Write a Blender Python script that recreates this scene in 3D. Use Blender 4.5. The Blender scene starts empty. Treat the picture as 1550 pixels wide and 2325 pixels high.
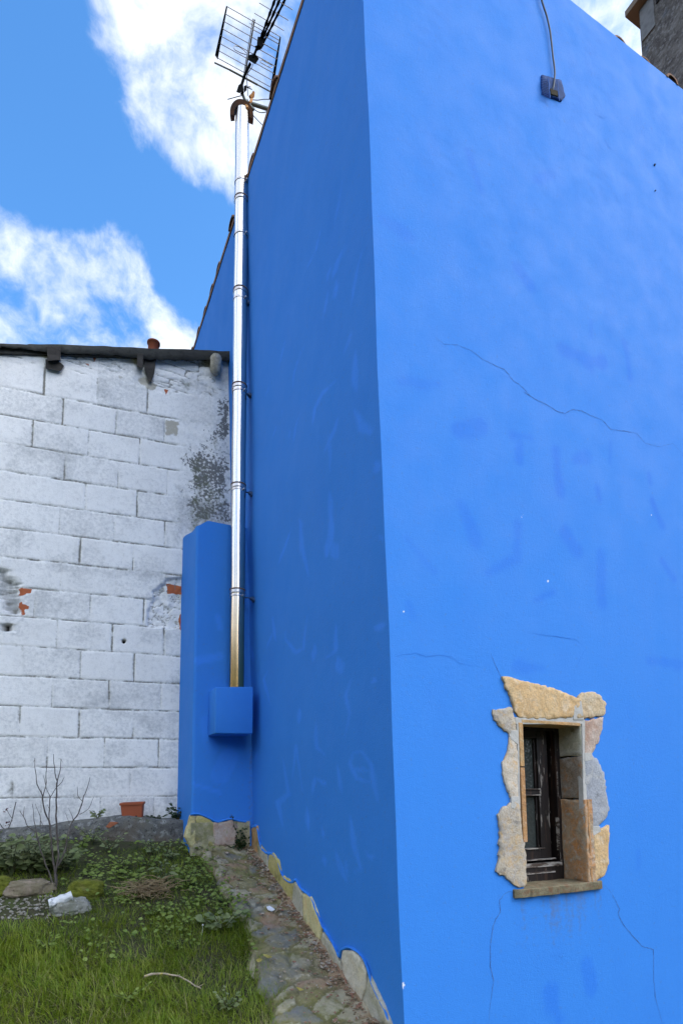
import bpy, bmesh, math, random
import numpy as np
from mathutils import Vector, Matrix, noise as mnoise

S = bpy.context.scene
COL = S.collection
random.seed(11)
RNG = np.random.default_rng(11)

# ------------------------------------------------------------------ camera
EYE = 1.70                                    # eye height (world z)
FPX, PPY = 1333.82, 1657.34                   # focal length / principal row of the 1550x2325 photograph
PITCH, ROLL, YAW = 0.10489, -0.00844, 0.45348
CX, CY = -1.21688, -1.9977
_fw = np.array([math.sin(YAW)*math.cos(PITCH), math.cos(YAW)*math.cos(PITCH), math.sin(PITCH)])
_r0 = np.array([math.cos(YAW), -math.sin(YAW), 0.0]); _u0 = np.cross(_r0, _fw)
_rt = math.cos(ROLL)*_r0 + math.sin(ROLL)*_u0
_up = -math.sin(ROLL)*_r0 + math.cos(ROLL)*_u0
CAMP = np.array([CX, CY, EYE])

cam_d = bpy.data.cameras.new('camera')
cam = bpy.data.objects.new('camera', cam_d); COL.objects.link(cam)
cam_d.sensor_fit = 'VERTICAL'; cam_d.sensor_height = 36.0; cam_d.sensor_width = 24.0
cam_d.lens = FPX/2325*36.0
cam_d.shift_y = (PPY-1162.5)/2325.0
cam_d.clip_start = 0.05; cam_d.clip_end = 5000
cam.matrix_world = Matrix(((_rt[0], _up[0], -_fw[0], CX), (_rt[1], _up[1], -_fw[1], CY), (_rt[2], _up[2], -_fw[2], EYE), (0, 0, 0, 1)))
S.camera = cam

# ------------------------------------------------------------------ surveying: where a sight line meets a known surface
def sight(x, y):
    return _fw + _rt*(x-775)/FPX - _up*(y-PPY)/FPX
def meet(x, y, n, d):
    n = np.asarray(n, float); v = sight(x, y)
    return CAMP + v*((d-n@CAMP)/(n@v))
LEAN = -0.02515                               # the corner leans out a little: x = LEAN*(z-EYE+.5)
EAVE = EYE+4.434
WA, WO = 0.12454, 2.26446                     # block wall: turned 7 degrees
WN = np.array([math.sin(WA), math.cos(WA), 0.0]); WD = np.array([-math.cos(WA), math.sin(WA), 0.0])
COLY = 1.855
GZ0, GSL = 0.66, 0.346
def on_left(x, y, out=0.0):  return meet(x, y, (1, 0, -LEAN), LEAN*(.5-EYE)-out)
def on_right(x, y, out=0.0): return meet(x, y, (0, 1, 0), -out)
def on_block(x, y, out=0.0): return meet(x, y, WN, WO-out)
def on_y(x, y, yy):          return meet(x, y, (0, 1, 0), yy)
def on_ground(x, y, up=0.0): return meet(x, y, (0, -GSL, 1), GZ0+up)
def gz(y): return GZ0+GSL*y
def lean(z): return LEAN*(z-EYE+.5)+.0025*np.sin(z*3.1+.4)+.0012*np.sin(z*8.3+1)

# ------------------------------------------------------------------ light
SUN_AZ = math.radians(125.0)                  # clockwise from +Y
SUN_EL = math.radians(42.0)
EXPOSURE = 1.74
S.view_settings.view_transform = 'Standard'; S.view_settings.look = 'None'
S.view_settings.exposure = EXPOSURE; S.view_settings.gamma = 1.0
S.view_settings.use_curve_mapping = False
sd = bpy.data.lights.new('sun', 'SUN'); so = bpy.data.objects.new('sun', sd); COL.objects.link(so)
sd.energy = .5; sd.angle = math.radians(30); sd.color = (1.0, 0.95, 0.88)
sv = Vector((math.sin(SUN_AZ)*math.cos(SUN_EL), math.cos(SUN_AZ)*math.cos(SUN_EL), math.sin(SUN_EL)))
so.rotation_euler = (-sv).to_track_quat('-Z', 'Y').to_euler()

W = bpy.data.worlds.new('World'); S.world = W; W.use_nodes = True
wt = W.node_tree; wt.nodes.clear()
def wn(t, **k):
    n = wt.nodes.new(t)
    for a, b in k.items(): setattr(n, a, b)
    return n
def wlink(a, b): wt.links.new(a, b)
def wmath(op, a, b=None, c=None):
    n = wn('ShaderNodeMath', operation=op)
    for i, v in enumerate((a, b, c)):
        if v is None: continue
        if isinstance(v, (int, float)): n.inputs[i].default_value = v
        else: wlink(v, n.inputs[i])
    return n.outputs[0]
sky = wn('ShaderNodeTexSky'); sky.sky_type = 'NISHITA'; sky.sun_disc = False
sky.sun_elevation = SUN_EL; sky.sun_rotation = SUN_AZ; sky.air_density = 1.0; sky.dust_density = 0.3; sky.ozone_density = 2.5
SKY_STRENGTH = 0.15
geo = wn('ShaderNodeTexCoord')
DIR = geo.outputs['Generated']
nrm = wn('ShaderNodeVectorMath', operation='NORMALIZE'); wlink(DIR, nrm.inputs[0]); DIR = nrm.outputs[0]
clouds = [  # bearing by sight line, radius, weight  (cloud banks + and clear gaps -)
    (330, 60, 120, .40), (420, 170, 140, .55), (500, 280, 110, .5), (350, 310, 70, .25), (590, 60, 110, .45), (640, 170, 120, .5), (560, 390, 60, .3),
    (20, 540, 80, .4), (90, 610, 90, .45), (210, 560, 90, .5), (290, 560, 50, .2), (190, 690, 110, .5), (310, 720, 90, .5), (400, 770, 70, .5), (10, 770, 70, .5), (250, 620, 100, .25),
    (40, 130, 210, -.45), (110, 340, 150, -.42), (400, 480, 110, -.38), (470, 610, 110, -.45), (300, 450, 70, -.3), (180, 440, 60, -.25), (60, 700, 30, -.25), (290, 640, 25, -.2),
    (1400, 40, 330, 1.0), (600, 330, 70, .45), (650, 210, 70, .4), (560, 430, 45, .3)]
fill_banks = [((.28, -.85, .52), 34, 1.3), ((.8, -.5, .5), 35, .5), ((-.95, -.15, .45), 42, .9)]   # unseen cloud added out of view as fill light for the walls
acc = None
for it in clouds+fill_banks:
    if len(it) == 4:
        px, py_, r, w = it
        c = sight(px, py_); c /= np.linalg.norm(c); e = sight(px+r, py_); e /= np.linalg.norm(e)
        ang = math.acos(float(c@e))
    else:
        c = np.array(it[0]); c /= np.linalg.norm(c); ang = math.radians(it[1]); w = it[2]
    d = wn('ShaderNodeVectorMath', operation='DOT_PRODUCT'); wlink(DIR, d.inputs[0]); d.inputs[1].default_value = tuple(c)
    mr = wn('ShaderNodeMapRange', interpolation_type='SMOOTHSTEP'); wlink(d.outputs['Value'], mr.inputs['Value'])
    mr.inputs['From Min'].default_value = math.cos(ang*1.45); mr.inputs['From Max'].default_value = math.cos(ang*.25)
    mr.inputs['To Min'].default_value = 0; mr.inputs['To Max'].default_value = w
    if it is fill_banks[0]: fill_gain = mr.outputs[0]
    if it is fill_banks[2]: fill_gain = wmath('MULTIPLY_ADD', mr.outputs[0], .45, fill_gain)
    acc = mr.outputs[0] if acc is None else wmath('ADD', acc, mr.outputs[0])
acc = wmath('MINIMUM', acc, .68)
def wnoise(scale, detail, rough, dist=0.0, off=(0, 0, 0)):
    mp = wn('ShaderNodeMapping'); wlink(DIR, mp.inputs[0]); mp.inputs['Location'].default_value = off
    n = wn('ShaderNodeTexNoise'); wlink(mp.outputs[0], n.inputs['Vector'])
    n.inputs['Scale'].default_value = scale; n.inputs['Detail'].default_value = detail
    n.inputs['Roughness'].default_value = rough; n.inputs['Distortion'].default_value = dist
    return n.outputs['Fac']
wc = wn('ShaderNodeTexNoise'); wlink(DIR, wc.inputs['Vector']); wc.inputs['Scale'].default_value = 3.5; wc.inputs['Detail'].default_value = 5
ws = wn('ShaderNodeVectorMath', operation='MULTIPLY_ADD'); wlink(wc.outputs['Color'], ws.inputs[0]); ws.inputs[1].default_value = (.16, .16, .16); wlink(DIR, ws.inputs[2]); DIR0 = DIR; DIR = ws.outputs[0]
n1 = wnoise(7.0, 15, .63, 0.); n2 = wnoise(2.6, 4, .5, .2, (3.1, 1.7, 0.4))
v = wmath('ADD', acc, wmath('MULTIPLY', wmath('SUBTRACT', n1, .5), 4.6))
v = wmath('ADD', v, wmath('MULTIPLY', wmath('SUBTRACT', n2, .5), .5))
am = wn('ShaderNodeMapRange', interpolation_type='SMOOTHSTEP'); wlink(v, am.inputs['Value'])
am.inputs['From Min'].default_value = -.05; am.inputs['From Max'].default_value = 1.28
cl = wnoise(7.0, 8, .6, 0., (5, 2, 9))
cr = wn('ShaderNodeMapRange'); wlink(cl, cr.inputs['Value']); cr.inputs['From Min'].default_value = .3; cr.inputs['From Max'].default_value = .7
CLOUD = wn('ShaderNodeMix', data_type='RGBA'); wlink(cr.outputs[0], CLOUD.inputs['Factor'])
CLOUD.inputs['A'].default_value = (1.95, 2.15, 2.5, 1); CLOUD.inputs['B'].default_value = (2.9, 2.95, 3.05, 1)
hs = wn('ShaderNodeHueSaturation'); wlink(sky.outputs[0], hs.inputs['Color']); hs.inputs['Saturation'].default_value = 1.25; hs.inputs['Value'].default_value = .76
mx = wn('ShaderNodeMix', data_type='RGBA'); wlink(am.outputs[0], mx.inputs['Factor']); wlink(hs.outputs[0], mx.inputs['A']); 
brt = wn('ShaderNodeVectorMath', operation='SCALE'); wlink(CLOUD.outputs['Result'], brt.inputs[0]); wlink(wmath('MULTIPLY_ADD', fill_gain, 2.7, 1.0), brt.inputs['Scale'])   # unseen banks boosted above the other cloud to brighten the walls
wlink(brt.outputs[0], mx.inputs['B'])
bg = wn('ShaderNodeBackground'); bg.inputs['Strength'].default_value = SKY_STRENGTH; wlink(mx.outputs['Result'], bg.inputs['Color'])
wo_ = wn('ShaderNodeOutputWorld'); wlink(bg.outputs[0], wo_.inputs[0])

# ------------------------------------------------------------------ helpers
def tag(o, label=None, cat=None, group=None, kind=None):
    if label: o['label'] = label
    if cat: o['category'] = cat
    if group: o['group'] = group
    if kind: o['kind'] = kind
    return o
def empty(name, loc, label, cat, group=None):
    o = bpy.data.objects.new(name, None); COL.objects.link(o); o.location = tuple(loc); o.empty_display_size = .1
    bpy.context.view_layer.update()
    return tag(o, label, cat, group)
def link(name, me, mat, parent=None, smooth=False):
    o = bpy.data.objects.new(name, me); COL.objects.link(o)
    for m in (mat if isinstance(mat, (list, tuple)) else [mat]): me.materials.append(m)
    if smooth: me.polygons.foreach_set('use_smooth', np.ones(len(me.polygons), bool))
    if parent is not None:
        o.parent = parent
        inv = Matrix.Identity(4)
        p = parent
        loc = Vector((0, 0, 0))
        while p is not None:
            loc += p.location; p = p.parent
        o.matrix_parent_inverse = inv
        o.location = -loc
    return o
def raw_mesh(name, co, faces_flat, sizes):
    me = bpy.data.meshes.new(name)
    co = np.ascontiguousarray(co, np.float32); ff = np.ascontiguousarray(faces_flat, np.int32); sizes = np.ascontiguousarray(sizes, np.int32)
    me.vertices.add(len(co)); me.vertices.foreach_set('co', co.ravel())
    me.loops.add(len(ff)); me.loops.foreach_set('vertex_index', ff)
    me.polygons.add(len(sizes)); me.polygons.foreach_set('loop_start', np.concatenate([[0], np.cumsum(sizes)[:-1]]).astype(np.int32))
    me.polygons.foreach_set('loop_total', sizes)
    me.update(calc_edges=True)
    return me
def attr(me, name, vals):
    a = me.attributes.new(name, 'FLOAT', 'POINT'); a.data.foreach_set('value', np.ascontiguousarray(vals, np.float32).ravel())
def sheet(name, P, mat, parent=None, attrs=None, keep=None, smooth=True, flip=False):
    """P: (nu,nv,3) points -> quad mesh; keep: (nu-1,nv-1) bool cells to keep."""
    nu, nv = P.shape[:2]
    idx = np.arange(nu*nv).reshape(nu, nv)
    q = np.stack([idx[:-1, :-1], idx[1:, :-1], idx[1:, 1:], idx[:-1, 1:]], -1)
    if flip: q = q[..., ::-1]
    q = q.reshape(-1, 4)
    if keep is not None: q = q[keep.ravel()]
    me = raw_mesh(name, P.reshape(-1, 3), q.ravel(), np.full(len(q), 4))
    for k, vv in (attrs or {}).items(): attr(me, k, vv)
    return link(name, me, mat, parent, smooth)
def vnoise(x, y, seed=0):
    r = np.random.default_rng(seed).random((256, 256))
    xi = np.floor(x).astype(int); yi = np.floor(y).astype(int); fx = x-xi; fy = y-yi
    fx = fx*fx*(3-2*fx); fy = fy*fy*(3-2*fy)
    a = r[xi % 256, yi % 256]; b = r[(xi+1) % 256, yi % 256]; c = r[xi % 256, (yi+1) % 256]; d = r[(xi+1) % 256, (yi+1) % 256]
    return (a*(1-fx)+b*fx)*(1-fy)+(c*(1-fx)+d*fx)*fy
def fbm(x, y, seed=0, oct=4, gain=.5):
    s = 0; a = 1; t = 0
    for i in range(oct):
        s = s+a*vnoise(x*2**i+17.3*i, y*2**i+9.1*i, seed+i); t += a; a *= gain
    return s/t
def sstep(a, b, x):
    t = np.clip((x-a)/(b-a), 0, 1); return t*t*(3-2*t)
def seg_dist(X, Y, pts):
    D = np.full(X.shape, 1e9)
    for (ax, ay), (bx, by) in zip(pts, pts[1:]):
        dx, dy = bx-ax, by-ay; L = dx*dx+dy*dy+1e-12
        t = np.clip(((X-ax)*dx+(Y-ay)*dy)/L, 0, 1)
        D = np.minimum(D, np.hypot(X-ax-t*dx, Y-ay-t*dy))
    return D
class MB:
    """collects simple shapes into one mesh"""
    def __init__(s): s.bm = bmesh.new(); s.mi = 0
    def _m(s, fs):
        for f in fs: f.material_index = s.mi
    def face(s, pts):
        f = s.bm.faces.new([s.bm.verts.new(tuple(p)) for p in pts]); s._m([f]); return f
    def hexa(s, a, b):
        """a, b: two quads (4 pts each) joined into a box"""
        va = [s.bm.verts.new(tuple(p)) for p in a]; vb = [s.bm.verts.new(tuple(p)) for p in b]
        fs = [s.bm.faces.new(va[::-1]), s.bm.faces.new(vb)]
        n = len(va)
        for i in range(n): fs.append(s.bm.faces.new([va[i], va[(i+1) % n], vb[(i+1) % n], vb[i]]))
        s._m(fs); return fs
    def box(s, lo, hi):
        (x0, y0, z0), (x1, y1, z1) = lo, hi
        return s.hexa([(x0, y0, z0), (x1, y0, z0), (x1, y1, z0), (x0, y1, z0)], [(x0, y0, z1), (x1, y0, z1), (x1, y1, z1), (x0, y1, z1)])
    def tube(s, pts, rad, n=8, cap=True, closed=False):
        pts = [Vector(tuple(p)) for p in pts]
        rads = rad if isinstance(rad, (list, tuple)) else [rad]*len(pts)
        rings = []; m = len(pts); prev = None
        for i, p in enumerate(pts):
            if closed: t = pts[(i+1) % m]-pts[i-1]
            else: t = pts[min(i+1, m-1)]-pts[max(i-1, 0)]
            t.normalize()
            if prev is None:
                a = Vector((0, 0, 1)) if abs(t.z) < .9 else Vector((1, 0, 0)); u = t.cross(a).normalized()
            else: u = (prev-t*prev.dot(t)).normalized()
            prev = u; w = t.cross(u)
            rings.append([s.bm.verts.new(p+(u*math.cos(2*math.pi*k/n)+w*math.sin(2*math.pi*k/n))*rads[i]) for k in range(n)])
        fs = []
        for i in range(m if closed else m-1):
            A, B = rings[i], rings[(i+1) % m]
            for k in range(n): fs.append(s.bm.faces.new([A[k], A[(k+1) % n], B[(k+1) % n], B[k]]))
        for f in fs: f.smooth = True
        if cap and not closed:
            cf_ = [s.bm.faces.new(rings[0][::-1]), s.bm.faces.new(rings[-1])]; fs += cf_
            for f in cf_:
                for e in f.edges: e.smooth = False
        s._m(fs)
    def build(s, name, mat, parent=None, bevel=0, smooth=False):
        bmesh.ops.recalc_face_normals(s.bm, faces=s.bm.faces)
        if bevel: bmesh.ops.bevel(s.bm, geom=list(s.bm.edges), offset=bevel, segments=2, affect='EDGES', profile=.6)
        me = bpy.data.meshes.new(name); s.bm.to_mesh(me); s.bm.free()
        return link(name, me, mat, parent, smooth)

# ------------------------------------------------------------------ materials
def M(name, base, rough=.8, metal=0., spec=.3, layers=(), bump=(), rvar=None, coord='Object'):
    m = bpy.data.materials.new(name); m.use_nodes = True; nt = m.node_tree
    b = nt.nodes['Principled BSDF']
    b.inputs['Roughness'].default_value = rough; b.inputs['Metallic'].default_value = metal; b.inputs['Specular IOR Level'].default_value = spec
    tc = nt.nodes.new('ShaderNodeTexCoord')
    def mapped(stretch):
        if not stretch: return tc.outputs[coord]
        mp = nt.nodes.new('ShaderNodeMapping'); mp.inputs['Scale'].default_value = stretch; nt.links.new(tc.outputs[coord], mp.inputs[0]); return mp.outputs[0]
    def nz(scale, detail=6, rgh=.6, stretch=None, dist=0.):
        n = nt.nodes.new('ShaderNodeTexNoise'); nt.links.new(mapped(stretch), n.inputs['Vector'])
        n.inputs['Scale'].default_value = scale; n.inputs['Detail'].default_value = detail; n.inputs['Roughness'].default_value = rgh; n.inputs['Distortion'].default_value = dist
        return n.outputs['Fac']
    def mrange(s, lo, hi, a=0., bb=1.):
        r = nt.nodes.new('ShaderNodeMapRange'); nt.links.new(s, r.inputs['Value'])
        for k, q in (('From Min', lo), ('From Max', hi), ('To Min', a), ('To Max', bb)): r.inputs[k].default_value = q
        return r.outputs[0]
    def math_(op, a, c):
        n = nt.nodes.new('ShaderNodeMath'); n.operation = op
        for i, q in enumerate((a, c)):
            if isinstance(q, (int, float)): n.inputs[i].default_value = q
            else: nt.links.new(q, n.inputs[i])
        return n.outputs[0]
    cur = None
    for L in layers:
        k = L[0]
        if k == 'n':      # ('n', scale, lo, hi, colour, amount, stretch, distortion)
            fac = mrange(nz(L[1], 8, .6, L[6] if len(L) > 6 else None, L[7] if len(L) > 7 else 0.), L[2], L[3], 0., L[5])
            colr = L[4]
        elif k == 'a':    # ('a', attribute, colour, amount)
            at_ = nt.nodes.new('ShaderNodeAttribute'); at_.attribute_name = L[1]; fac = math_('MULTIPLY', at_.outputs['Fac'], L[3]); colr = L[2]
        elif k == 'an':   # attribute eroded by noise ('an', attribute, colour, noise scale, softness, stretch)
            at_ = nt.nodes.new('ShaderNodeAttribute'); at_.attribute_name = L[1]
            n_ = nz(L[3], 8, .65, L[5] if len(L) > 5 else None)
            s_ = math_('ADD', at_.outputs['Fac'], math_('MULTIPLY', math_('SUBTRACT', n_, .5), 1.3))
            fac = mrange(s_, .5-L[4], .5+L[4]); colr = L[2]
        elif k == 'v':    # voronoi cell tint ('v', scale, colours, amount, stretch)
            vo = nt.nodes.new('ShaderNodeTexVoronoi'); nt.links.new(mapped(L[4] if len(L) > 4 else None), vo.inputs['Vector']); vo.inputs['Scale'].default_value = L[1]
            rp = nt.nodes.new('ShaderNodeValToRGB'); rp.color_ramp.interpolation = 'CONSTANT'
            sep = nt.nodes.new('ShaderNodeSeparateColor'); nt.links.new(vo.outputs['Color'], sep.inputs[0]); nt.links.new(sep.outputs[0], rp.inputs[0])
            cs = L[2]; els = rp.color_ramp.elements
            els[0].position = 0; els[0].color = (*cs[0], 1)
            els[1].position = 1/len(cs); els[1].color = (*cs[1 % len(cs)], 1)
            for i in range(2, len(cs)):
                e_ = els.new(i/len(cs)); e_.color = (*cs[i], 1)
            fac = L[3]; colr = rp.outputs[0]
        elif k == 'z':    # height band ('z', z0, z1, colour, amount)
            sp = nt.nodes.new('ShaderNodeSeparateXYZ'); nt.links.new(tc.outputs['Object'], sp.inputs[0])
            fac = mrange(sp.outputs[2], L[1], L[2], 0., L[4]); colr = L[3]
        mxn = nt.nodes.new('ShaderNodeMix'); mxn.data_type = 'RGBA'
        if isinstance(fac, (int, float)): mxn.inputs['Factor'].default_value = fac
        else: nt.links.new(fac, mxn.inputs['Factor'])
        if cur is None: mxn.inputs['A'].default_value = (*base, 1)
        else: nt.links.new(cur, mxn.inputs['A'])
        if isinstance(colr, tuple): mxn.inputs['B'].default_value = (*colr, 1)
        else: nt.links.new(colr, mxn.inputs['B'])
        cur = mxn.outputs['Result']
    if cur is None: b.inputs['Base Color'].default_value = (*base, 1)
    else: nt.links.new(cur, b.inputs['Base Color'])
    hprev = None
    for B in bump:        # (scale, strength, distance, stretch)
        bn = nt.nodes.new('ShaderNodeBump'); bn.inputs['Strength'].default_value = B[1]; bn.inputs['Distance'].default_value = B[2]
        if B[0] < 0:
            vo = nt.nodes.new('ShaderNodeTexVoronoi'); nt.links.new(mapped(B[3] if len(B) > 3 else None), vo.inputs['Vector']); vo.inputs['Scale'].default_value = -B[0]
            nt.links.new(vo.outputs['Distance'], bn.inputs['Height'])
        else: nt.links.new(nz(B[0], 7, .6, B[3] if len(B) > 3 else None), bn.inputs['Height'])
        if hprev is not None: nt.links.new(hprev, bn.inputs['Normal'])
        hprev = bn.outputs[0]
    if hprev is not None: nt.links.new(hprev, b.inputs['Normal'])
    if rvar: nt.links.new(mrange(nz(rvar[0], 4), .3, .7, rvar[1], rvar[2]), b.inputs['Roughness'])
    return m

BLUE = (.037, .216, .655)
m_blue = M('blue_masonry_paint', BLUE, .7, spec=.22, layers=[
    ('n', 1.1, .35, .7, (.043, .226, .67), .45), ('n', 6., .45, .75, (.033, .195, .635), .4, (1, 1, .45)), ('n', 55., .5, .8, (.047, .23, .685), .3),
    ('a', 'touch', (.050, .252, .80), .9), ('a', 'dark', (.019, .152, .64), .9), ('an', 'chip', (.75, .76, .78), 60., .1), ('an', 'grime', (.11, .14, .20), 50., .4)],
    bump=[(9., .04, .006), (55., .3, .003), (220., .5, .002)], rvar=(5., .66, .82))
m_lip = M('blue_paint_rim', (.043, .225, .66), .85, spec=.08, layers=[('n', 30., .45, .7, (.035, .17, .58), .6), ('n', 90., .6, .68, (.25, .30, .42), .5)], bump=[(60., .3, .004)])
m_crack = M('hairline_crack', (.045, .10, .26), .95, layers=[('n', 40., .42, .6, (.09, .22, .50), .8)])
m_crack_fine = M('fine_crack', (.035, .18, .58), .95, layers=[('n', 14., .4, .58, (.038, .212, .65), 1.)])
m_block = M('whitewashed_block', (.87, .845, .80), .88, spec=.2, layers=[
    ('n', 3.2, .46, .72, (.62, .60, .57), .4), ('n', 34., .50, .78, (.56, .54, .51), .5), ('n', 160., .55, .75, (.42, .41, .38), .45),
    ('an', 'dirt', (.40, .40, .39), 45., .35), ('an', 'beige', (.46, .42, .34), 70., .2), ('an', 'peel', (.19, .185, .175), 52., .05), ('an', 'moss', (.12, .13, .07), 30., .25),
    ('an', 'brick', (.42, .12, .05), 45., .08), ('an', 'joint', (.22, .21, .18), 55., .28), ('a', 'hole', (.012, .011, .01), 1.)],
    bump=[(45., .35, .006), (190., .35, .003), (600., .25, .0012)])
def stone_mat(name, c, c2, c3, s=9., moss=0., rough=.8):
    ly = [('n', s, .38, .62, c2, .9, None, .6), ('n', s*2.3, .5, .68, c3, .85, None, .9), ('n', 70., .5, .75, tuple(x*.55 for x in c), .55), ('n', 24., .56, .64, tuple(min(1, x*1.35) for x in c2), .45), ('n', 11., .60, .66, tuple(x*.5 for x in c2), .7), ('n', 130., .52, .7, tuple(x*.5 for x in c3), .6)]
    if moss: ly.append(('n', 5., .62-moss*.3, .75, (.11, .12, .03), .9))
    return M(name, c, rough, spec=.3, layers=ly, bump=[(14., .6, .012), (55., .7, .006), (220., .5, .002)])
m_st_ochre = stone_mat('ochre_slate', (.62, .43, .22), (.55, .34, .15), (.64, .51, .35))
m_st_sand = stone_mat('sand_stone_slab', (.58, .43, .25), (.52, .37, .22), (.58, .48, .34))
m_st_mix = stone_mat('grey_ochre_slate', (.50, .42, .31), (.34, .31, .28), (.52, .34, .15), 12.)
m_st_pale = stone_mat('pale_mortared_stone', (.60, .53, .44), (.52, .44, .34), (.54, .34, .16), 10.)
m_st_pink = stone_mat('pinkish_slate', (.52, .43, .36), (.36, .20, .13), (.50, .38, .28), 9.)
m_st_grey = stone_mat('blue_grey_slate', (.36, .37, .39), (.29, .30, .32), (.45, .43, .40), 8.)
m_st_orange = stone_mat('orange_edge_slate', (.47, .25, .10), (.38, .19, .08), (.50, .33, .20), 14.)
m_st_brown = stone_mat('brown_jamb_slate', (.24, .18, .12), (.33, .31, .27), (.36, .17, .06), 11.)
m_st_jamb = stone_mat('rusty_jamb_slate', (.40, .30, .19), (.48, .21, .065), (.42, .40, .35), 13.)
m_st_sill = stone_mat('mossy_sill_slate', (.15, .13, .075), (.21, .18, .11), (.19, .085, .04), 12., .3)
m_st_olive = stone_mat('olive_slate', (0.512, 0.435, 0.154), (0.384, 0.333, 0.115), (0.589, 0.486, 0.282), 12., .25)
m_st_rust = stone_mat('rusty_brown_slate', (0.538, 0.294, 0.115), (0.384, 0.256, 0.128), (0.563, 0.422, 0.243), 14., .1)
m_st_dim = stone_mat('dull_grey_slate', (0.474, 0.448, 0.371), (0.384, 0.358, 0.243), (0.550, 0.486, 0.358), 12., .25)
m_st_slab = stone_mat('pale_grey_slab', (0.660, 0.602, 0.474), (0.538, 0.474, 0.358), (0.660, 0.563, 0.358), 9., .05)
m_st_cream = stone_mat('cream_base_slate', (0.660, 0.602, 0.333), (0.589, 0.486, 0.218), (0.660, 0.486, 0.230), 11., .1)
m_mortar = M('lime_mortar', (.46, .44, .40), .95, layers=[('n', 25., .4, .7, (.36, .34, .30), .7)], bump=[(60., .5, .006)])
m_wood = M('flaking_dark_paint', (.012, .008, .007), .5, spec=.4, layers=[('n', 22., .55, .63, (.06, .03, .018), .8, (1, 1, .12)), ('n', 45., .62, .66, (.32, .28, .24), .8, (1.5, 1, .25))], bump=[(40., .5, .004, (1, 1, .15))])
m_worn = M('bare_weathered_wood', (.42, .38, .33), .8, layers=[('n', 30., .45, .55, (.05, .03, .02), .95, (.35, 1, 2.5))], bump=[(60., .4, .004)])
m_glass = M('patterned_glass', (.045, .052, .048), .2, spec=.5, layers=[('n', 4., .4, .7, (.03, .033, .03), .8)], bump=[(-70., .35, .006), (90., .3, .003)])
m_dark = M('shade_and_plug_black', (.012, .011, .010), .9)  # near-black standing in for shade inside openings; also the plugs
m_oldwood = M('weathered_roof_timber', (.035, .030, .025), .85, layers=[('n', 14., .45, .7, (.075, .065, .055), .8, (.3, 1, 1)), ('n', 50., .55, .7, (.015, .013, .012), .8)], bump=[(30., .5, .008, (.3, 1, 1))])
m_fascia = M('mouldy_fascia', (.040, .039, .034), .9, layers=[('n', 3.5, .45, .65, (.075, .072, .06), .8, (1, 1, 1), .5), ('n', 26., .5, .7, (.018, .017, .015), .9), ('n', 9., .6, .75, (.07, .075, .04), .6)], bump=[(22., .5, .012), (110., .4, .004)])
m_tile = M('old_clay_tile', (.26, .12, .06), .85, layers=[('n', 7., .4, .65, (.17, .09, .055), .9), ('n', 24., .5, .7, (.10, .09, .06), .8), ('n', 60., .55, .75, (.32, .28, .2), .5)], bump=[(40., .4, .005)])
m_terra = M('terracotta_pot', (.34, .085, .035), .6, spec=.35, layers=[('n', 12., .5, .8, (.28, .075, .035), .7), ('n', 60., .6, .8, (.40, .15, .08), .4)], bump=[(120., .15, .002)])
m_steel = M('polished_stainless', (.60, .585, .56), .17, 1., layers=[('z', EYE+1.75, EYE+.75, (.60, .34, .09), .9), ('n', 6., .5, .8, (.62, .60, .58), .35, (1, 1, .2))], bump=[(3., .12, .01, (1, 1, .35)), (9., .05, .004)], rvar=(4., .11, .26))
m_ring = M('stainless_collar', (.55, .52, .50), .3, 1., layers=[('n', 30., .5, .7, (.30, .16, .10), .6)])
m_rustring = M('rusted_band', (.13, .055, .035), .8, .2, layers=[('n', 40., .4, .6, (.24, .20, .17), .6)])
m_rust = M('rusted_sheet', (.065, .032, .018), .8, .1, layers=[('n', 16., .42, .62, (.13, .05, .02), .9), ('n', 60., .5, .7, (.06, .035, .025), .8)], bump=[(60., .4, .004)])
m_orange = M('orange_sealant', (.50, .24, .08), .8, layers=[('n', 30., .5, .65, (.22, .10, .04), .8)], bump=[(50., .6, .01)])
m_alu = M('dull_aluminium', (.42, .40, .37), .45, .8, layers=[('n', 40., .5, .7, (.25, .20, .17), .6)])
m_black = M('black_plastic', (.006, .007, .007), .7, spec=.02, layers=[('n', 30., .5, .7, (.010, .010, .010), .6)])
m_galv = M('galvanised_tube', (.20, .21, .18), .55, .7, layers=[('n', 20., .45, .7, (.12, .12, .08), .8)])
m_cable = M('grey_cable', (.10, .11, .12), .6)
m_bracket = M('painted_bracket', (.03, .07, .16), .6, .3, layers=[('n', 40., .5, .65, (.02, .02, .025), .9)])
m_screen = M('blue_fly_screen', (.012, .045, .15), .8, layers=[('n', 50., .5, .65, (.02, .085, .30), .7)], bump=[(200., .5, .003)])
m_rubble = M('dark_rubble_render', (.18, .165, .15), .95, layers=[('n', 16., .4, .62, (.085, .075, .068), .95), ('n', 38., .52, .64, (.27, .26, .25), .8), ('n', 5., .58, .72, (.11, .14, .19), .7)], bump=[(22., .9, .03), (60., .8, .012)])
m_conc = M('lichen_concrete', (.15, .145, .125), .95, layers=[('n', 7., .45, .62, (.085, .083, .08), .9), ('n', 30., .52, .62, (.34, .34, .31), .8), ('n', 60., .55, .62, (.03, .03, .028), .8), ('n', 3.2, .56, .66, (.12, .09, .06), .7), ('an', 'moss', (.075, .085, .018), 25., .2)], bump=[(30., .7, .012), (120., .6, .005)])
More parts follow.
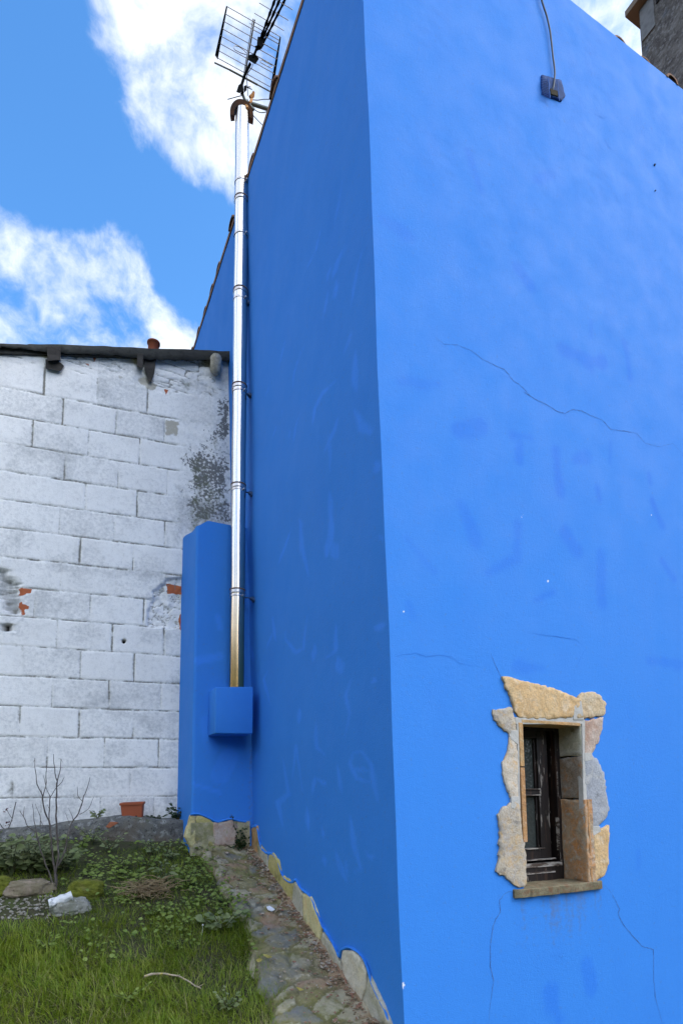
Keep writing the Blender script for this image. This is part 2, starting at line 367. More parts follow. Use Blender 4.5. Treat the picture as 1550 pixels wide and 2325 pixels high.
m_path = M('crazy_paved_path', (.25, .21, .12), .9, spec=.25, layers=[
    ('n', 5., .42, .62, (.20, .175, .055), .7), ('n', 18., .5, .65, (.16, .15, .10), .8, (1, .4, 1), .5), ('n', 40., .56, .68, (.42, .37, .27), .7), ('an', 'moss', (.12, .125, .025), 18., .3), ('an', 'joint', (.15, .13, .06), 35., .25), ('an', 'debris', (.36, .25, .16), 90., .25), ('an', 'slate', (.15, .155, .15), 22., .3), ('an', 'pink', (.33, .20, .13), 22., .3), ('an', 'pale', (.40, .36, .26), 22., .3)],
    bump=[(16., .5, .02), (60., .7, .008), (240., .5, .003)])
m_soil = M('mossy_soil', (.045, .042, .020), .95, layers=[('n', 8., .4, .62, (.05, .065, .016), .9), ('n', 40., .5, .7, (.055, .045, .025), .7)], bump=[(30., .8, .02)])
m_field = M('far_meadow', (.055, .075, .02), .95, layers=[('n', .3, .4, .6, (.07, .07, .03), .8)])
m_moss = M('cushion_moss', (.16, .17, .018), .95, layers=[('n', 22., .4, .65, (.085, .10, .012), .9), ('n', 6., .55, .7, (.16, .13, .06), .8)], bump=[(90., .9, .012), (260., .8, .006)])
m_rock = M('earthy_rock', (.22, .18, .125), .95, layers=[('n', 10., .4, .62, (.15, .125, .075), .9), ('n', 30., .5, .66, (.26, .20, .15), .8), ('n', 4., .55, .7, (.11, .12, .03), .7)], bump=[(25., .7, .015), (110., .5, .004)])
m_greyrock = M('grey_lichen_rock', (.24, .235, .20), .95, layers=[('n', 14., .45, .65, (.14, .145, .10), .9), ('n', 45., .55, .66, (.40, .40, .37), .7)], bump=[(25., .7, .012), (120., .5, .004)])
m_whitepaint = M('scuffed_white_roll', (.62, .62, .62), .55, layers=[('n', 30., .56, .66, (.16, .17, .16), .85), ('n', 12., .5, .7, (.45, .45, .43), .7)], bump=[(28., .6, .015), (90., .4, .005)])
m_bark = M('grey_brown_twig', (.10, .082, .07), .9, layers=[('n', 60., .45, .62, (.055, .042, .036), .9), ('n', 25., .55, .66, (.20, .18, .155), .7)], bump=[(120., .5, .003)])
m_twig = M('lichened_dead_twig', (.34, .28, .20), .9, layers=[('n', 40., .5, .62, (.46, .36, .06), .8), ('n', 90., .5, .65, (.20, .16, .11), .8)], bump=[(150., .5, .002)])
def leaf_mat(name, c, c2, c3, rough=.5):
    m = M(name, c, rough, spec=.35, layers=[('n', 9., .38, .62, c2, .9), ('n', 37., .5, .68, c3, .7), ('n', 150., .5, .7, tuple(x*.6 for x in c), .4)])
    b = m.node_tree.nodes['Principled BSDF']; b.inputs['Subsurface Weight'].default_value = 0.0
    nt = m.node_tree; tr = nt.nodes.new('ShaderNodeBsdfTranslucent'); ms = nt.nodes.new('ShaderNodeMixShader'); ms.inputs[0].default_value = .3
    src = b.inputs['Base Color'].links[0].from_socket
    nt.links.new(src, tr.inputs[0]); out = nt.nodes['Material Output']
    nt.links.new(b.outputs[0], ms.inputs[1]); nt.links.new(tr.outputs[0], ms.inputs[2]); nt.links.new(ms.outputs[0], out.inputs[0])
    return m
m_grass = leaf_mat('lawn_grass', (.135, .215, .012), (.205, .26, .020), (.33, .30, .07), .5)
m_straw = leaf_mat('straw_grass', (.30, .27, .11), (.22, .21, .075), (.38, .33, .18), .7)
m_clover = leaf_mat('fresh_weed_leaf', (.16, .225, .035), (.23, .29, .06), (.10, .165, .022), .5)
m_leaf = leaf_mat('dull_green_leaf', (.17, .215, .075), (.25, .27, .13), (.11, .15, .05), .55)
m_dkleaf = leaf_mat('dark_ivy_leaf', (.022, .045, .012), (.035, .06, .016), (.018, .032, .010), .4)
m_redleaf = leaf_mat('red_rose_leaf', (.085, .016, .018), (.13, .03, .03), (.05, .015, .012), .5)
m_stem = M('green_stem', (.06, .075, .025), .8, layers=[('n', 40., .5, .65, (.10, .06, .03), .7)])
m_dry = leaf_mat('withered_grass', (.34, .25, .13), (.42, .33, .18), (.24, .13, .08), .8)
m_pebble = M('pale_gravel', (.22, .20, .155), .9, layers=[('n', 18., .42, .62, (.20, .18, .14), .9), ('n', 50., .55, .65, (.42, .42, .40), .6)], bump=[(60., .4, .006)])
m_yellow = leaf_mat('fallen_yellow_leaf', (.45, .36, .06), (.36, .30, .08), (.5, .45, .15), .6)
m_paper = M('white_scrap', (.70, .71, .72), .6, layers=[('n', 40., .55, .7, (.45, .42, .38), .6)])
m_brickbit = M('broken_brick', (.38, .13, .06), .9, layers=[('n', 30., .45, .65, (.28, .10, .05), .9)], bump=[(70., .6, .006)])

# ================================================================== GROUND (structure)
def axis(dense, coarse_to, n=14):
    lo, hi, st = dense; a = np.arange(lo, hi+1e-6, st)
    g = np.geomspace(1, 1+coarse_to, n)-1
    return np.concatenate([lo-g[1:][::-1], a, hi+g[1:]])
def ground_h(x, y):
    base = GZ0+GSL*np.clip(y, -3.2, 2.02)
    base = base+sstep(2.0, 2.2, y)*(EYE-.30-(GZ0+GSL*2.02))
    near = np.exp(-((x+.6)**2+(y-.6)**2)/9.)
    b = .030*(fbm(x*1.6, y*1.6, 5, 4)-.5)*near*1.6
    base = base-.45*sstep(.0, 1.6, x)*sstep(.6, -.2, y)
    far = np.clip((np.hypot(x, y)-12)/60, 0, 1)
    return base+b+far*3.0*(fbm(x*.03+5, y*.03+9, 8, 3)-.5)
gx = axis((-3.6, .6, .05), 1500); gy = axis((-2.4, 2.4, .05), 1500)
GX, GY = np.meshgrid(gx, gy, indexing='ij')
g = sheet('ground', np.stack([GX, GY, ground_h(GX, GY)], -1), m_soil); tag(g, kind='structure')

ha = np.linspace(0, 2*np.pi, 181); hr = np.array([70., 80, 95, 120, 160, 220]); hh = np.array([-4., 9, 20, 30, 36, 30])  # unseen ring of hills, added to cut low sky light
HA, HR = np.meshgrid(ha, hr, indexing='ij')
HZ = hh[None, :]*(.75+.5*fbm(np.cos(HA)*2.2+5, np.sin(HA)*2.2+5, 201, 3)[:, :])+1.5*(fbm(np.cos(HA)*40+HR*.1+50, np.sin(HA)*40+60, 202, 3)-.5)
hl = sheet('unseen_hill_screen', np.stack([HR*np.cos(HA), HR*np.sin(HA), HZ], -1), M('hill_screen_green', (.035, .05, .018), .95, layers=[('n', .12, .4, .62, (.06, .07, .03), .9), ('n', .6, .45, .6, (.02, .03, .012), .8)]), flip=True); tag(hl, kind='structure')

# edge between lawn and path, surveyed on the slope
edge_px = [(463, 1955), (470, 1975), (492, 1998), (512, 2035), (530, 2070), (548, 2105), (556, 2150), (567, 2203), (588, 2255), (612, 2297), (628, 2325)]
edge = np.array([on_ground(*p)[:2] for p in edge_px])
o_ = np.argsort(edge[:, 1]); edge = edge[o_]
def edge_x(y):
    return np.interp(y, edge[:, 1], edge[:, 0], left=edge[0, 0]-.02)
# stone path along the wall
pv = np.arange(-2.2, 1.86, .014); pu = np.linspace(0, 1, 62)
PV, PU = np.meshgrid(pv, pu, indexing='ij')
wid = edge_x(PV)-.03
wid = wid+.07*(fbm(PV*7, PV*0+3, 45, 3)-.5)
PX = wid*(1-PU)+.02*PU
hgt = GZ0+GSL*PV+.034+.016*(fbm(PX*7, PV*7, 21, 4)-.5)+.010*(fbm(PX*3, PV*14, 33, 3)-.5)
fr_ = np.random.default_rng(8); seeds = np.stack([fr_.uniform(-.75, .1, 330), fr_.uniform(-2.3, 2.0, 330)], -1)
WX = PX+.05*(fbm(PX*8, PV*8, 42, 3)-.5); WY_ = PV+.05*(fbm(PX*8, PV*8, 43, 3)-.5)
D_ = np.hypot(WX[..., None]-seeds[:, 0], (WY_[..., None]-seeds[:, 1])*1.35); o2 = np.argsort(D_, -1)[..., :2]
F1 = np.take_along_axis(D_, o2[..., :1], -1)[..., 0]; F2 = np.take_along_axis(D_, o2[..., 1:2], -1)[..., 0]; cid = o2[..., 0]
fjoint = sstep(.022, .004, F2-F1); ctone = fr_.random((330, 4))[cid]
hgt += (.005*ctone[..., 0]+.012*(ctone[..., 1]-.5)*(WX-seeds[cid, 0])+.012*(ctone[..., 2]-.5)*(WY_-seeds[cid, 1]))*(1-fjoint)-.006*fjoint+.006*(fbm(PX*26, PV*26, 44, 3)-.5)
hgt -= .06*sstep(.14, .0, PU)
wallfoot = sstep(.10, .0, -PX)
hgt += .02*wallfoot*fbm(PX*30, PV*30, 12, 3)
def pxmask(pts, X, Y, soft=.02):
    """soft mask of a patch outlined by photograph points on the slope"""
    q = [on_ground(*p)[:2] for p in pts]
    c = np.mean(q, 0); r = np.array([np.hypot(*(a-c)) for a in q]); th = np.array([math.atan2(*(a-c)[::-1]) for a in q])
    o = np.argsort(th); th, r = th[o], r[o]
    T = np.arctan2(Y-c[1], X-c[0]); R = np.interp(T, np.concatenate([th-2*np.pi, th, th+2*np.pi]), np.tile(r, 3))
    return sstep(soft, -soft, np.hypot(X-c[0], Y-c[1])-R)
slate = pxmask([(535, 2060), (565, 2055), (600, 2080), (598, 2095), (555, 2098)], PX, PV)
slate = np.maximum(slate, .8*pxmask([(585, 2205), (680, 2195), (690, 2225), (640, 2240), (590, 2240)], PX, PV))
slate = np.maximum(slate, .7*pxmask([(560, 1965), (600, 1950), (612, 1975), (575, 1985)], PX, PV))
pink = pxmask([(612, 2085), (640, 2090), (640, 2125), (612, 2125)], PX, PV)
pink = np.maximum(pink, pxmask([(500, 2005), (530, 2000), (535, 2018), (510, 2018)], PX, PV))
pm = fbm(PX*6, PV*6, 77, 4)
pth = sheet('path', np.stack([PX, PV, hgt], -1), m_path, attrs={
    'moss': .48*sstep(.42, .66, pm)+.3*fjoint*pm+.55*sstep(.13, .03, -PX)*pm, 'joint': .62*fjoint, 'pale': .5*(ctone[..., 3] > .72)*(1-fjoint),
    'debris': sstep(.12, .02, -PX)*.62*sstep(-.4, .9, PV*.5+.6), 'slate': np.maximum(slate*.55, .55*(ctone[..., 3] < .25)*(1-fjoint)), 'pink': np.maximum(pink*.5, .5*((ctone[..., 3] > .4) & (ctone[..., 3] < .52))*(1-fjoint))})
tag(pth, kind='structure')

# ================================================================== BLUE HOUSE
house = empty('blue_house', (0, 0, gz(0)), 'tall bright blue plastered house with a small stone framed window in its lit side', 'house')
# --- long shaded side wall
ly = np.concatenate([np.arange(0, 2.5, .012), np.arange(2.5, 3.7, .03), np.linspace(3.7, 7, 20)])
lz = np.concatenate([np.arange(.35, EYE+2.4, .012), np.arange(EYE+2.4, EAVE, .02), [EAVE]])
Y, Z = np.meshgrid(ly, lz, indexing='ij')
def yz(p): q = on_left(*p); return (q[1], q[2])
A_ = lambda x, y: (540+x/2.905, 400+y/2.905)
B_ = lambda x, y: (540+x/2.447, 1150+y/2.447)
strokesA = [([(685, 20), (655, 200), (630, 310)], 9, .9), ([(545, 330), (510, 490), (450, 600)], 9, 1), ([(725, 430), (650, 560), (625, 670)], 22, .9), ([(600, 600), (585, 690)], 14, .9),
    ([(590, 760), (575, 860), (548, 950)], 16, 1), ([(640, 700), (640, 800)], 18, .8), ([(860, 420), (820, 490), (780, 620), (745, 850)], 11, .9), ([(310, 1080), (270, 1250)], 10, 1),
    ([(445, 1100), (400, 1200), (365, 1300), (358, 1400)], 12, 1), ([(215, 1370), (180, 1445)], 9, 1), ([(650, 1350), (560, 1430), (510, 1530), (495, 1640)], 18, 1), ([(745, 1020), (700, 1180)], 20, .8),
    ([(770, 1150), (775, 1350), (790, 1420)], 18, .9), ([(290, 1535), (285, 1565)], 5, 1), ([(250, 1650), (225, 1730)], 8, 1), ([(420, 1540), (380, 1650), (365, 1760)], 11, 1), ([(340, 1670), (335, 1730)], 8, 1),
    ([(665, 1580), (640, 1680), (570, 1830)], 20, 1), ([(600, 1700), (615, 1840), (612, 1950)], 12, .9), ([(770, 1530), (820, 1650), (880, 1690), (905, 1640)], 18, 1), ([(905, 1880), (930, 1950)], 18, 1),
    ([(600, 2080), (610, 2300)], 18, .9), ([(405, 2260), (425, 2325)], 12, 1)]
strokesB = [([(300, 110), (260, 230), (220, 330)], 12, 1), ([(345, 70), (355, 230), (395, 390)], 15, 1), ([(510, 20), (510, 150), (490, 290)], 22, 1), ([(520, 200), (560, 290)], 22, .9), ([(780, 160), (800, 190), (820, 160)], 7, 1),
    ([(745, 680), (785, 670), (815, 650)], 16, 1), ([(190, 600), (200, 700), (215, 750)], 13, 1), ([(200, 690), (155, 790)], 10, 1), ([(265, 680), (262, 740), (320, 810), (360, 790), (385, 600)], 11, 1),
    ([(425, 760), (415, 860)], 15, 1), ([(540, 650), (535, 800), (480, 850)], 14, 1), ([(545, 830), (570, 930)], 22, .9), ([(75, 770), (85, 870)], 12, 1), ([(165, 910), (140, 960), (180, 1100)], 13, 1),
    ([(625, 950), (590, 1050), (620, 1150), (590, 1290)], 11, 1), ([(750, 950), (755, 975)], 12, 1), ([(340, 1120), (335, 1210)], 18, .8), ([(430, 1190), (435, 1340), (490, 1380)], 12, .9), ([(300, 1510), (320, 1330), (360, 1590)], 10, 1),
    ([(110, 1360), (95, 1410)], 9, 1), ([(250, 1400), (280, 1600), (220, 1650), (250, 1780)], 20, .9), ([(430, 1500), (410, 1600)], 13, 1), ([(430, 1510), (490, 1550)], 12, 1), ([(550, 1430), (575, 1600)], 10, 1),
    ([(640, 1370), (690, 1360), (740, 1440), (755, 1560), (775, 1650)], 12, 1), ([(640, 1370), (620, 1430), (660, 1510), (740, 1530)], 12, 1), ([(690, 1440), (680, 1480)], 35, .75), ([(380, 1660), (395, 1800)], 15, 1), ([(620, 1710), (640, 1880), (680, 2010), (640, 2040)], 14, 1),
    ([(540, 1920), (580, 2040), (605, 2090)], 16, 1), ([(600, 1960), (605, 2060)], 9, 1), ([(475, 1940), (485, 2000)], 18, 1), ([(710, 1920), (745, 1950), (775, 1935)], 10, 1), ([(465, 1780), (475, 1850)], 10, 1)]
touch = np.zeros(Y.shape)
wob = (fbm(Y*14, Z*5, 61, 3)-.5)
YW = Y*180+4*(fbm(Y*9, Z*7, 62, 3)-.5); ZW = Z*400+6*(fbm(Y*8, Z*8, 63, 3)-.5)
bristle = fbm(Y*60, Z*7, 64, 3)
def brush(Xp, Yp, pts, wmax, seed):
    """brush mark: width swells and dies away along the stroke"""
    P = [np.array(p, float) for p in pts]; seg = [np.linalg.norm(c-a) for a, c in zip(P, P[1:])]; T = sum(seg); rr = random.Random(seed); s0 = rr.uniform(.35, .75); best = np.full(Xp.shape, -1e9); acc_ = 0
    for a, c, L in zip(P, P[1:], seg):
        t = np.clip(((Xp-a[0])*(c[0]-a[0])+(Yp-a[1])*(c[1]-a[1]))/(L*L+1e-9), 0, 1); u = (acc_+t*L)/T
        w = wmax*np.clip(np.where(u < s0, u/s0, (1-u)/(1-s0)), 0, 1)**.55
        best = np.maximum(best, w-np.hypot(Xp-a[0]-t*(c[0]-a[0]), Yp-a[1]-t*(c[1]-a[1]))); acc_ += L
    return best
for fn, sc, st in ((A_, 2.905, strokesA), (B_, 2.447, strokesB)):
    for n_, (pts, w, k) in enumerate(st):
        q = [yz(fn(*p)) for p in pts]
        d = brush(YW, ZW, [(a*180, b*400) for a, b in q], w/sc*1.1*(1+.8*wob), n_)
        touch = np.maximum(touch, k*sstep(-2.5, 4.5, d)*(.45+.75*bristle))
touch = np.clip(touch*1.05, 0, 1)
grime = .45*sstep(.10, .0, np.abs(Y-COLY))*sstep(EYE+.5, EYE-.1, Z)*fbm(Y*40, Z*18, 19, 3)
edgef = sstep(0, .06, Y)
relief = .010*(fbm(Y*1.7, Z*1.7, 2, 3)-.5)+.0035*(fbm(Y*9, Z*5, 4, 3)-.5)
X = lean(Z)-relief*edgef
# small paint loss along the house corner
cd = sstep(.016, .004, Y)*(sstep(.03, .0, np.abs(Z-on_right(908, 2235)[2]))+.6*sstep(.02, 0, np.abs(Z-on_right(906, 2175)[2])))
wl = sheet('wall', np.stack([X, Y, Z], -1), m_blue, house, {'touch': touch, 'dark': 0*Y, 'chip': cd*.5, 'grime': grime})
wl['label'] = 'shaded blue side wall with paler brushed touch ups'
# --- lit front wall with the window opening
HX0, HX1, HZ0, HZ1 = .628, 1.028, EYE-.435, EYE+.317
rx = np.unique(np.round(np.concatenate([np.arange(0, 2.4, .012), np.linspace(2.4, 7, 24), [HX0, HX1]]), 5))
rz = np.unique(np.round(np.concatenate([np.arange(-.1, EAVE, .014), [EAVE, HZ0, HZ1]]), 5))
X, Z = np.meshgrid(rx, rz, indexing='ij')
def xz(p): q = on_right(*p); return (q[0], q[2])
C3 = lambda x, y: (860+x/2.246, 200+y/2.246)
C4 = lambda x, y: (860+x/2.246, 850+y/2.246)
C5 = lambda x, y: (890+x/2.348, 1900+y/2.348)
C7 = lambda x, y: (1150+x/3.875, y/3.875)
pat = [(C3, [(460, 330), (520, 520)], 30, .5), (C3, [(710, 920), (770, 1000)], 50, .55), (C3, [(940, 1340), (1130, 1400)], 80, .6), (C3, [(1250, 1300), (1280, 1480)], 45, .55), (C3, [(1080, 1190), (1080, 1270)], 25, .5), (C3, [(800, 470), (880, 440)], 40, .4),
    (C3, [(100, 710), (220, 780)], 50, .4), (C4, [(160, 60), (330, 60)], 55, .5), (C4, [(420, 290), (530, 270)], 60, .6), (C4, [(680, 310), (770, 320)], 32, .7), (C4, [(720, 350), (715, 440)], 34, .6), (C4, [(900, 390), (920, 600)], 42, .7), (C4, [(1000, 440), (1060, 420)], 50, .6),
    (C4, [(1180, 340), (1175, 450)], 16, .7), (C4, [(1110, 580), (1125, 640)], 30, .75), (C4, [(430, 660), (500, 870)], 52, .7), (C4, [(710, 770), (700, 940), (560, 1010)], 44, .65), (C4, [(950, 820), (1000, 900)], 60, .65), (C4, [(1130, 910), (1130, 1160)], 48, .6),
    (C4, [(1375, 510), (1380, 550)], 18, .8), (C4, [(1390, 640), (1440, 770)], 30, .8), (C4, [(1440, 950), (1500, 1040)], 34, .7), (C4, [(800, 1150), (890, 1110)], 34, .7), (C4, [(700, 1490), (830, 1500)], 44, .55), (C4, [(1380, 1460), (1540, 1480)], 50, .6),
    (C4, [(180, 1180), (200, 1240)], 22, .5), (C4, [(170, 840), (300, 1010)], 28, .45), (C5, [(1030, 680), (1060, 800)], 50, .6), (C5, [(830, 830), (880, 980)], 70, .6), (C5, [(1310, 80), (1310, 160)], 24, .5)]
dark = np.zeros(X.shape); wob = fbm(X*9, Z*7, 91, 4)-.5
for fn, pts, w, k in pat:
    q = [xz(fn(*p)) for p in pts]; sc = 2.3
    d = seg_dist(X*460, Z*480, [(a*460, b*480) for a, b in q]); wv = w/sc*.6*(1+2.2*wob)
    dark = np.maximum(dark, k*sstep(wv+9, wv-9, d)*(.55+.8*fbm(X*14, Z*10, 92, 3)))
chip = np.zeros(X.shape)
for pts, w in [([C4(737, 715), C4(726, 730), C4(724, 750)], 1.6), ([C4(1385, 713), C4(1386, 714)], 2.5), ([C4(858, 1053), C4(862, 1060)], 2.6), ([C4(873, 1110), C4(874, 1111)], 2.5), ([C4(1388, 1465), C4(1389, 1465)], 2.2), ([C4(153, 1212), C4(153, 1213)], 1.8), ([C4(690, 885), C4(712, 882)], 1.2)]:
    q = [xz(p) for p in pts]; d = seg_dist(X*460, Z*480, [(a*460, b*480) for a, b in q]); chip = np.maximum(chip, .8*sstep(w+2, w-2, d))
sillz = EYE-.47
stain = sstep(.30, .0, sillz-Z)*sstep(.02, .0, Z-sillz)*sstep(.06, .0, np.maximum(.62-X, X-1.06))*.55*vnoise(X*55, Z*3, 31)**1.5
cornerchip = sstep(.02, .004, X)*(sstep(.035, .0, np.abs(Z-on_right(912, 2238)[2]))+.5*sstep(.02, 0, np.abs(Z-on_right(909, 2172)[2])))
up = sstep(EYE+2.1, EYE+3.0, Z+.28*(X-.8))
ridge = np.exp(-((Z+.30*(X-.6)-EYE-2.75+.1*(fbm(X*2, Z*2, 15, 2)-.5))/.035)**2)*sstep(.7, 1.3, X)
relief = .0016*(fbm(X*1.5, Z*1.5, 7, 3)-.5)+.0006*(fbm(X*8, Z*8, 9, 3)-.5)+up*(.0007*(fbm(X*5, Z*6, 13, 4)-.5)+.0022*sstep(.45, .7, fbm(X*3, Z*3, 17, 2))*(fbm(X*22, Z*26, 14, 3)-.5))+.0004*ridge
relief *= sstep(0, .07, X)
XX = X+lean(Z)*(1-sstep(0, .55, X))
cxm = (rx[:-1]+rx[1:])/2; czm = (rz[:-1]+rz[1:])/2
KX, KZ = np.meshgrid(cxm, czm, indexing='ij')
keep = ~((KX > HX0) & (KX < HX1) & (KZ > HZ0) & (KZ < HZ1))
wr = sheet('wall', np.stack([XX, -relief, Z], -1), m_blue, house, {'touch': 0*X, 'dark': dark*.8, 'chip': np.maximum(chip*.9, cornerchip*.8), 'grime': stain}, keep=keep)
wr['label'] = 'bright blue front wall with hairline cracks and a stone framed window'
b = MB(); b.box((.02, 6.9, .3), (7.0, 7.0, EAVE)); b.box((6.9, .02, .3), (7.0, 6.88, EAVE)); b.build('wall', m_blue, house)

# --- hairline cracks (thin open seams in the render)
def ribbon(bm, pts3, w, nrm, jit, seed):
    rnd = random.Random(seed); nrm = Vector(nrm); P = []
    for a, c in zip(pts3, pts3[1:]):
        a, c = Vector(tuple(a)), Vector(tuple(c)); n = max(2, int((c-a).length/.012))
        for i in range(n): P.append(a+(c-a)*(i/n))
    P.append(Vector(tuple(pts3[-1])))
    n = len(P); prev = None
    for i, p in enumerate(P):
        t = (P[min(i+1, n-1)]-P[max(i-1, 0)]).normalized(); s = t.cross(nrm).normalized()
        p = p+s*rnd.uniform(-jit, jit)
        ww_ = w*(.35+.9*rnd.random())*min(1, .25+3*min(i, n-1-i)/n)
        cur = (bm.verts.new(p+s*ww_/2), bm.verts.new(p-s*ww_/2))
        if prev: bm.faces.new([prev[0], cur[0], cur[1], prev[1]])
        prev = cur
cr_main = [[C3(*p) for p in [(290, 1270), (330, 1305), (400, 1310), (470, 1340), (530, 1385), (600, 1418), (640, 1435), (680, 1490), (725, 1520), (770, 1572)]]+[C4(*p) for p in [(740, 92), (790, 125), (850, 152), (905, 188), (945, 200), (985, 180), (1030, 185), (1075, 210), (1140, 235), (1180, 282), (1250, 290), (1310, 300), (1355, 352), (1430, 370), (1495, 352), (1560, 420)]],
    [C5(*p) for p in [(660, 305), (625, 290), (600, 300), (570, 340), (575, 400), (550, 440), (535, 480), (528, 530), (520, 590), (522, 640), (520, 690), (540, 770), (530, 820), (520, 900), (510, 1010)]],
    [C5(*p) for p in [(1125, 255), (1160, 290), (1190, 345), (1210, 385), (1200, 410), (1225, 460), (1280, 530), (1330, 585), (1390, 600), (1390, 760), (1400, 860), (1420, 930), (1440, 1010)]],
    [C4(*p) for p in [(565, 1420), (600, 1500), (622, 1545)]]]
cr_fine = [
    [C4(*p) for p in [(80, 1437), (190, 1420), (240, 1440), (300, 1430), (370, 1440), (410, 1475), (500, 1490)]], [C4(*p) for p in [(780, 1320), (1000, 1350), (1050, 1393)]],
    [C4(*p) for p in [(1050, 1400), (1000, 1500)]],
    [C5(*p) for p in [(835, 642), (880, 628), (912, 618)]], [C5(*p) for p in [(880, 628), (905, 650)]], [C5(*p) for p in [(1400, 325), (1460, 290), (1510, 280)]],
    [C3(*p) for p in [(1090, 130), (1140, 155), (1170, 145)]], [C3(*p) for p in [(1140, 250), (1170, 300), (1190, 320)]]]
def wall_pt(p):
    q = on_right(*p)
    i = int(np.argmin(abs(rx-q[0]))); k = int(np.argmin(abs(rz-q[2])))
    q[1] = -relief[max(0, i-1):i+2, max(0, k-1):k+2].max()-.0012
    return q
def seam_pts(line):
    out = []
    for a, c in zip(line, line[1:]):
        for t in (0, .25, .5, .75): out.append(wall_pt((a[0]+(c[0]-a[0])*t, a[1]+(c[1]-a[1])*t)))
    out.append(wall_pt(line[-1])); return out
for i, line in enumerate(cr_main):
    b = MB(); ribbon(b.bm, seam_pts(line), .0026 if i in (0, 3) else .0034, (0, -1, 0), .0016, i); b.build('crack', m_crack, house)
for i, line in enumerate(cr_fine):
    b = MB(); ribbon(b.bm, seam_pts(line), .0026, (0, -1, 0), .0018, 50+i); b.build('crack', m_crack_fine, house)

# --- stones
from mathutils.geometry import delaunay_2d_cdt
def stone(name, pts, nrm, thick, mat, parent, seed=0, back=.03, rel=.006, step=.02, jit=.004, edge=None):
    rnd = random.Random(seed); nrm = Vector(nrm).normalized(); pts = [Vector(tuple(p)) for p in pts]
    edge = thick*.25 if edge is None else edge
    c = sum(pts, Vector())/len(pts); ring = []
    n = len(pts)
    for i in range(n):
        a, d = pts[i], pts[(i+1) % n]; L = (d-a).length; k = max(1, int(L/step))
        for j in range(k):
            p = a+(d-a)*(j/k)
            if j: p = p+(c-p).normalized()*rnd.uniform(-jit, jit)
            ring.append(p)
    m = len(ring)
    e1 = (pts[1]-pts[0]); e1 = (e1-nrm*e1.dot(nrm)).normalized(); e2 = nrm.cross(e1)
    # inset ring by moving along the local inward normal
    inn = []
    area = sum((ring[i]-c).dot(e1)*(ring[(i+1) % m]-c).dot(e2)-(ring[(i+1) % m]-c).dot(e1)*(ring[i]-c).dot(e2) for i in range(m))
    sg = 1 if area > 0 else -1
    for i in range(m):
        t = (ring[(i+1) % m]-ring[i-1]).normalized(); inn.append(ring[i]+nrm.cross(t)*sg*rnd.uniform(.002, .005))
    P2 = [((p-c).dot(e1), (p-c).dot(e2)) for p in inn]
    xs_ = [p[0] for p in P2]; ys2 = [p[1] for p in P2]; extra = []
    g_ = .016; gx_ = min(xs_)
    def inside(x, y):
        r_ = False; j = m-1
        for i in range(m):
            if (P2[i][1] > y) != (P2[j][1] > y) and x < (P2[j][0]-P2[i][0])*(y-P2[i][1])/(P2[j][1]-P2[i][1])+P2[i][0]: r_ = not r_
            j = i
        return r_
    while gx_ < max(xs_):
        gy_ = min(ys2)
        while gy_ < max(ys2):
            q = (gx_+rnd.uniform(-.005, .005), gy_+rnd.uniform(-.005, .005)); gy_ += g_
            if inside(*q) and min((q[0]-p[0])**2+(q[1]-p[1])**2 for p in P2) > .0001: extra.append(q)
        gx_ += g_
    vo, eo, fo, ov, _, _ = delaunay_2d_cdt([Vector(p) for p in P2+extra], [(i, (i+1) % m) for i in range(m)], [], 1, 1e-7)
    bm = bmesh.new()
    r0 = [bm.verts.new(p-nrm*back) for p in ring]; r1 = [bm.verts.new(p+nrm*(thick-edge*rnd.uniform(.6, 1.3))) for p in ring]
    vs = []
    for q, o_ in zip(vo, ov):
        p = c+e1*q.x+e2*q.y+nrm*0
        p = p+nrm*(thick+rel*.7*(mnoise.noise(p*13+Vector((seed, 0, 0)))+.5*mnoise.noise(p*36)+.25*mnoise.noise(p*80)))
        vs.append(bm.verts.new(p))
    r2 = [None]*m
    for k, o_ in enumerate(ov):
        for i in o_:
            if i < m: r2[i] = vs[k]
    for f in fo: bm.faces.new([vs[i] for i in f]).smooth = True
    for i in range(m):
        A, B, C_, D = r1[i], r1[(i+1) % m], r2[(i+1) % m], r2[i]
        bm.faces.new([r0[i], r0[(i+1) % m], B, A])
        if C_ is not None and D is not None and C_ is not D: bm.faces.new([A, B, C_, D]).smooth = True
    bmesh.ops.recalc_face_normals(bm, faces=bm.faces)
    me = bpy.data.meshes.new(name); bm.to_mesh(me); bm.free()
    return link(name, me, mat, parent)
c6 = lambda x, y: (1080+x/4.153, 1500+y/4.153)
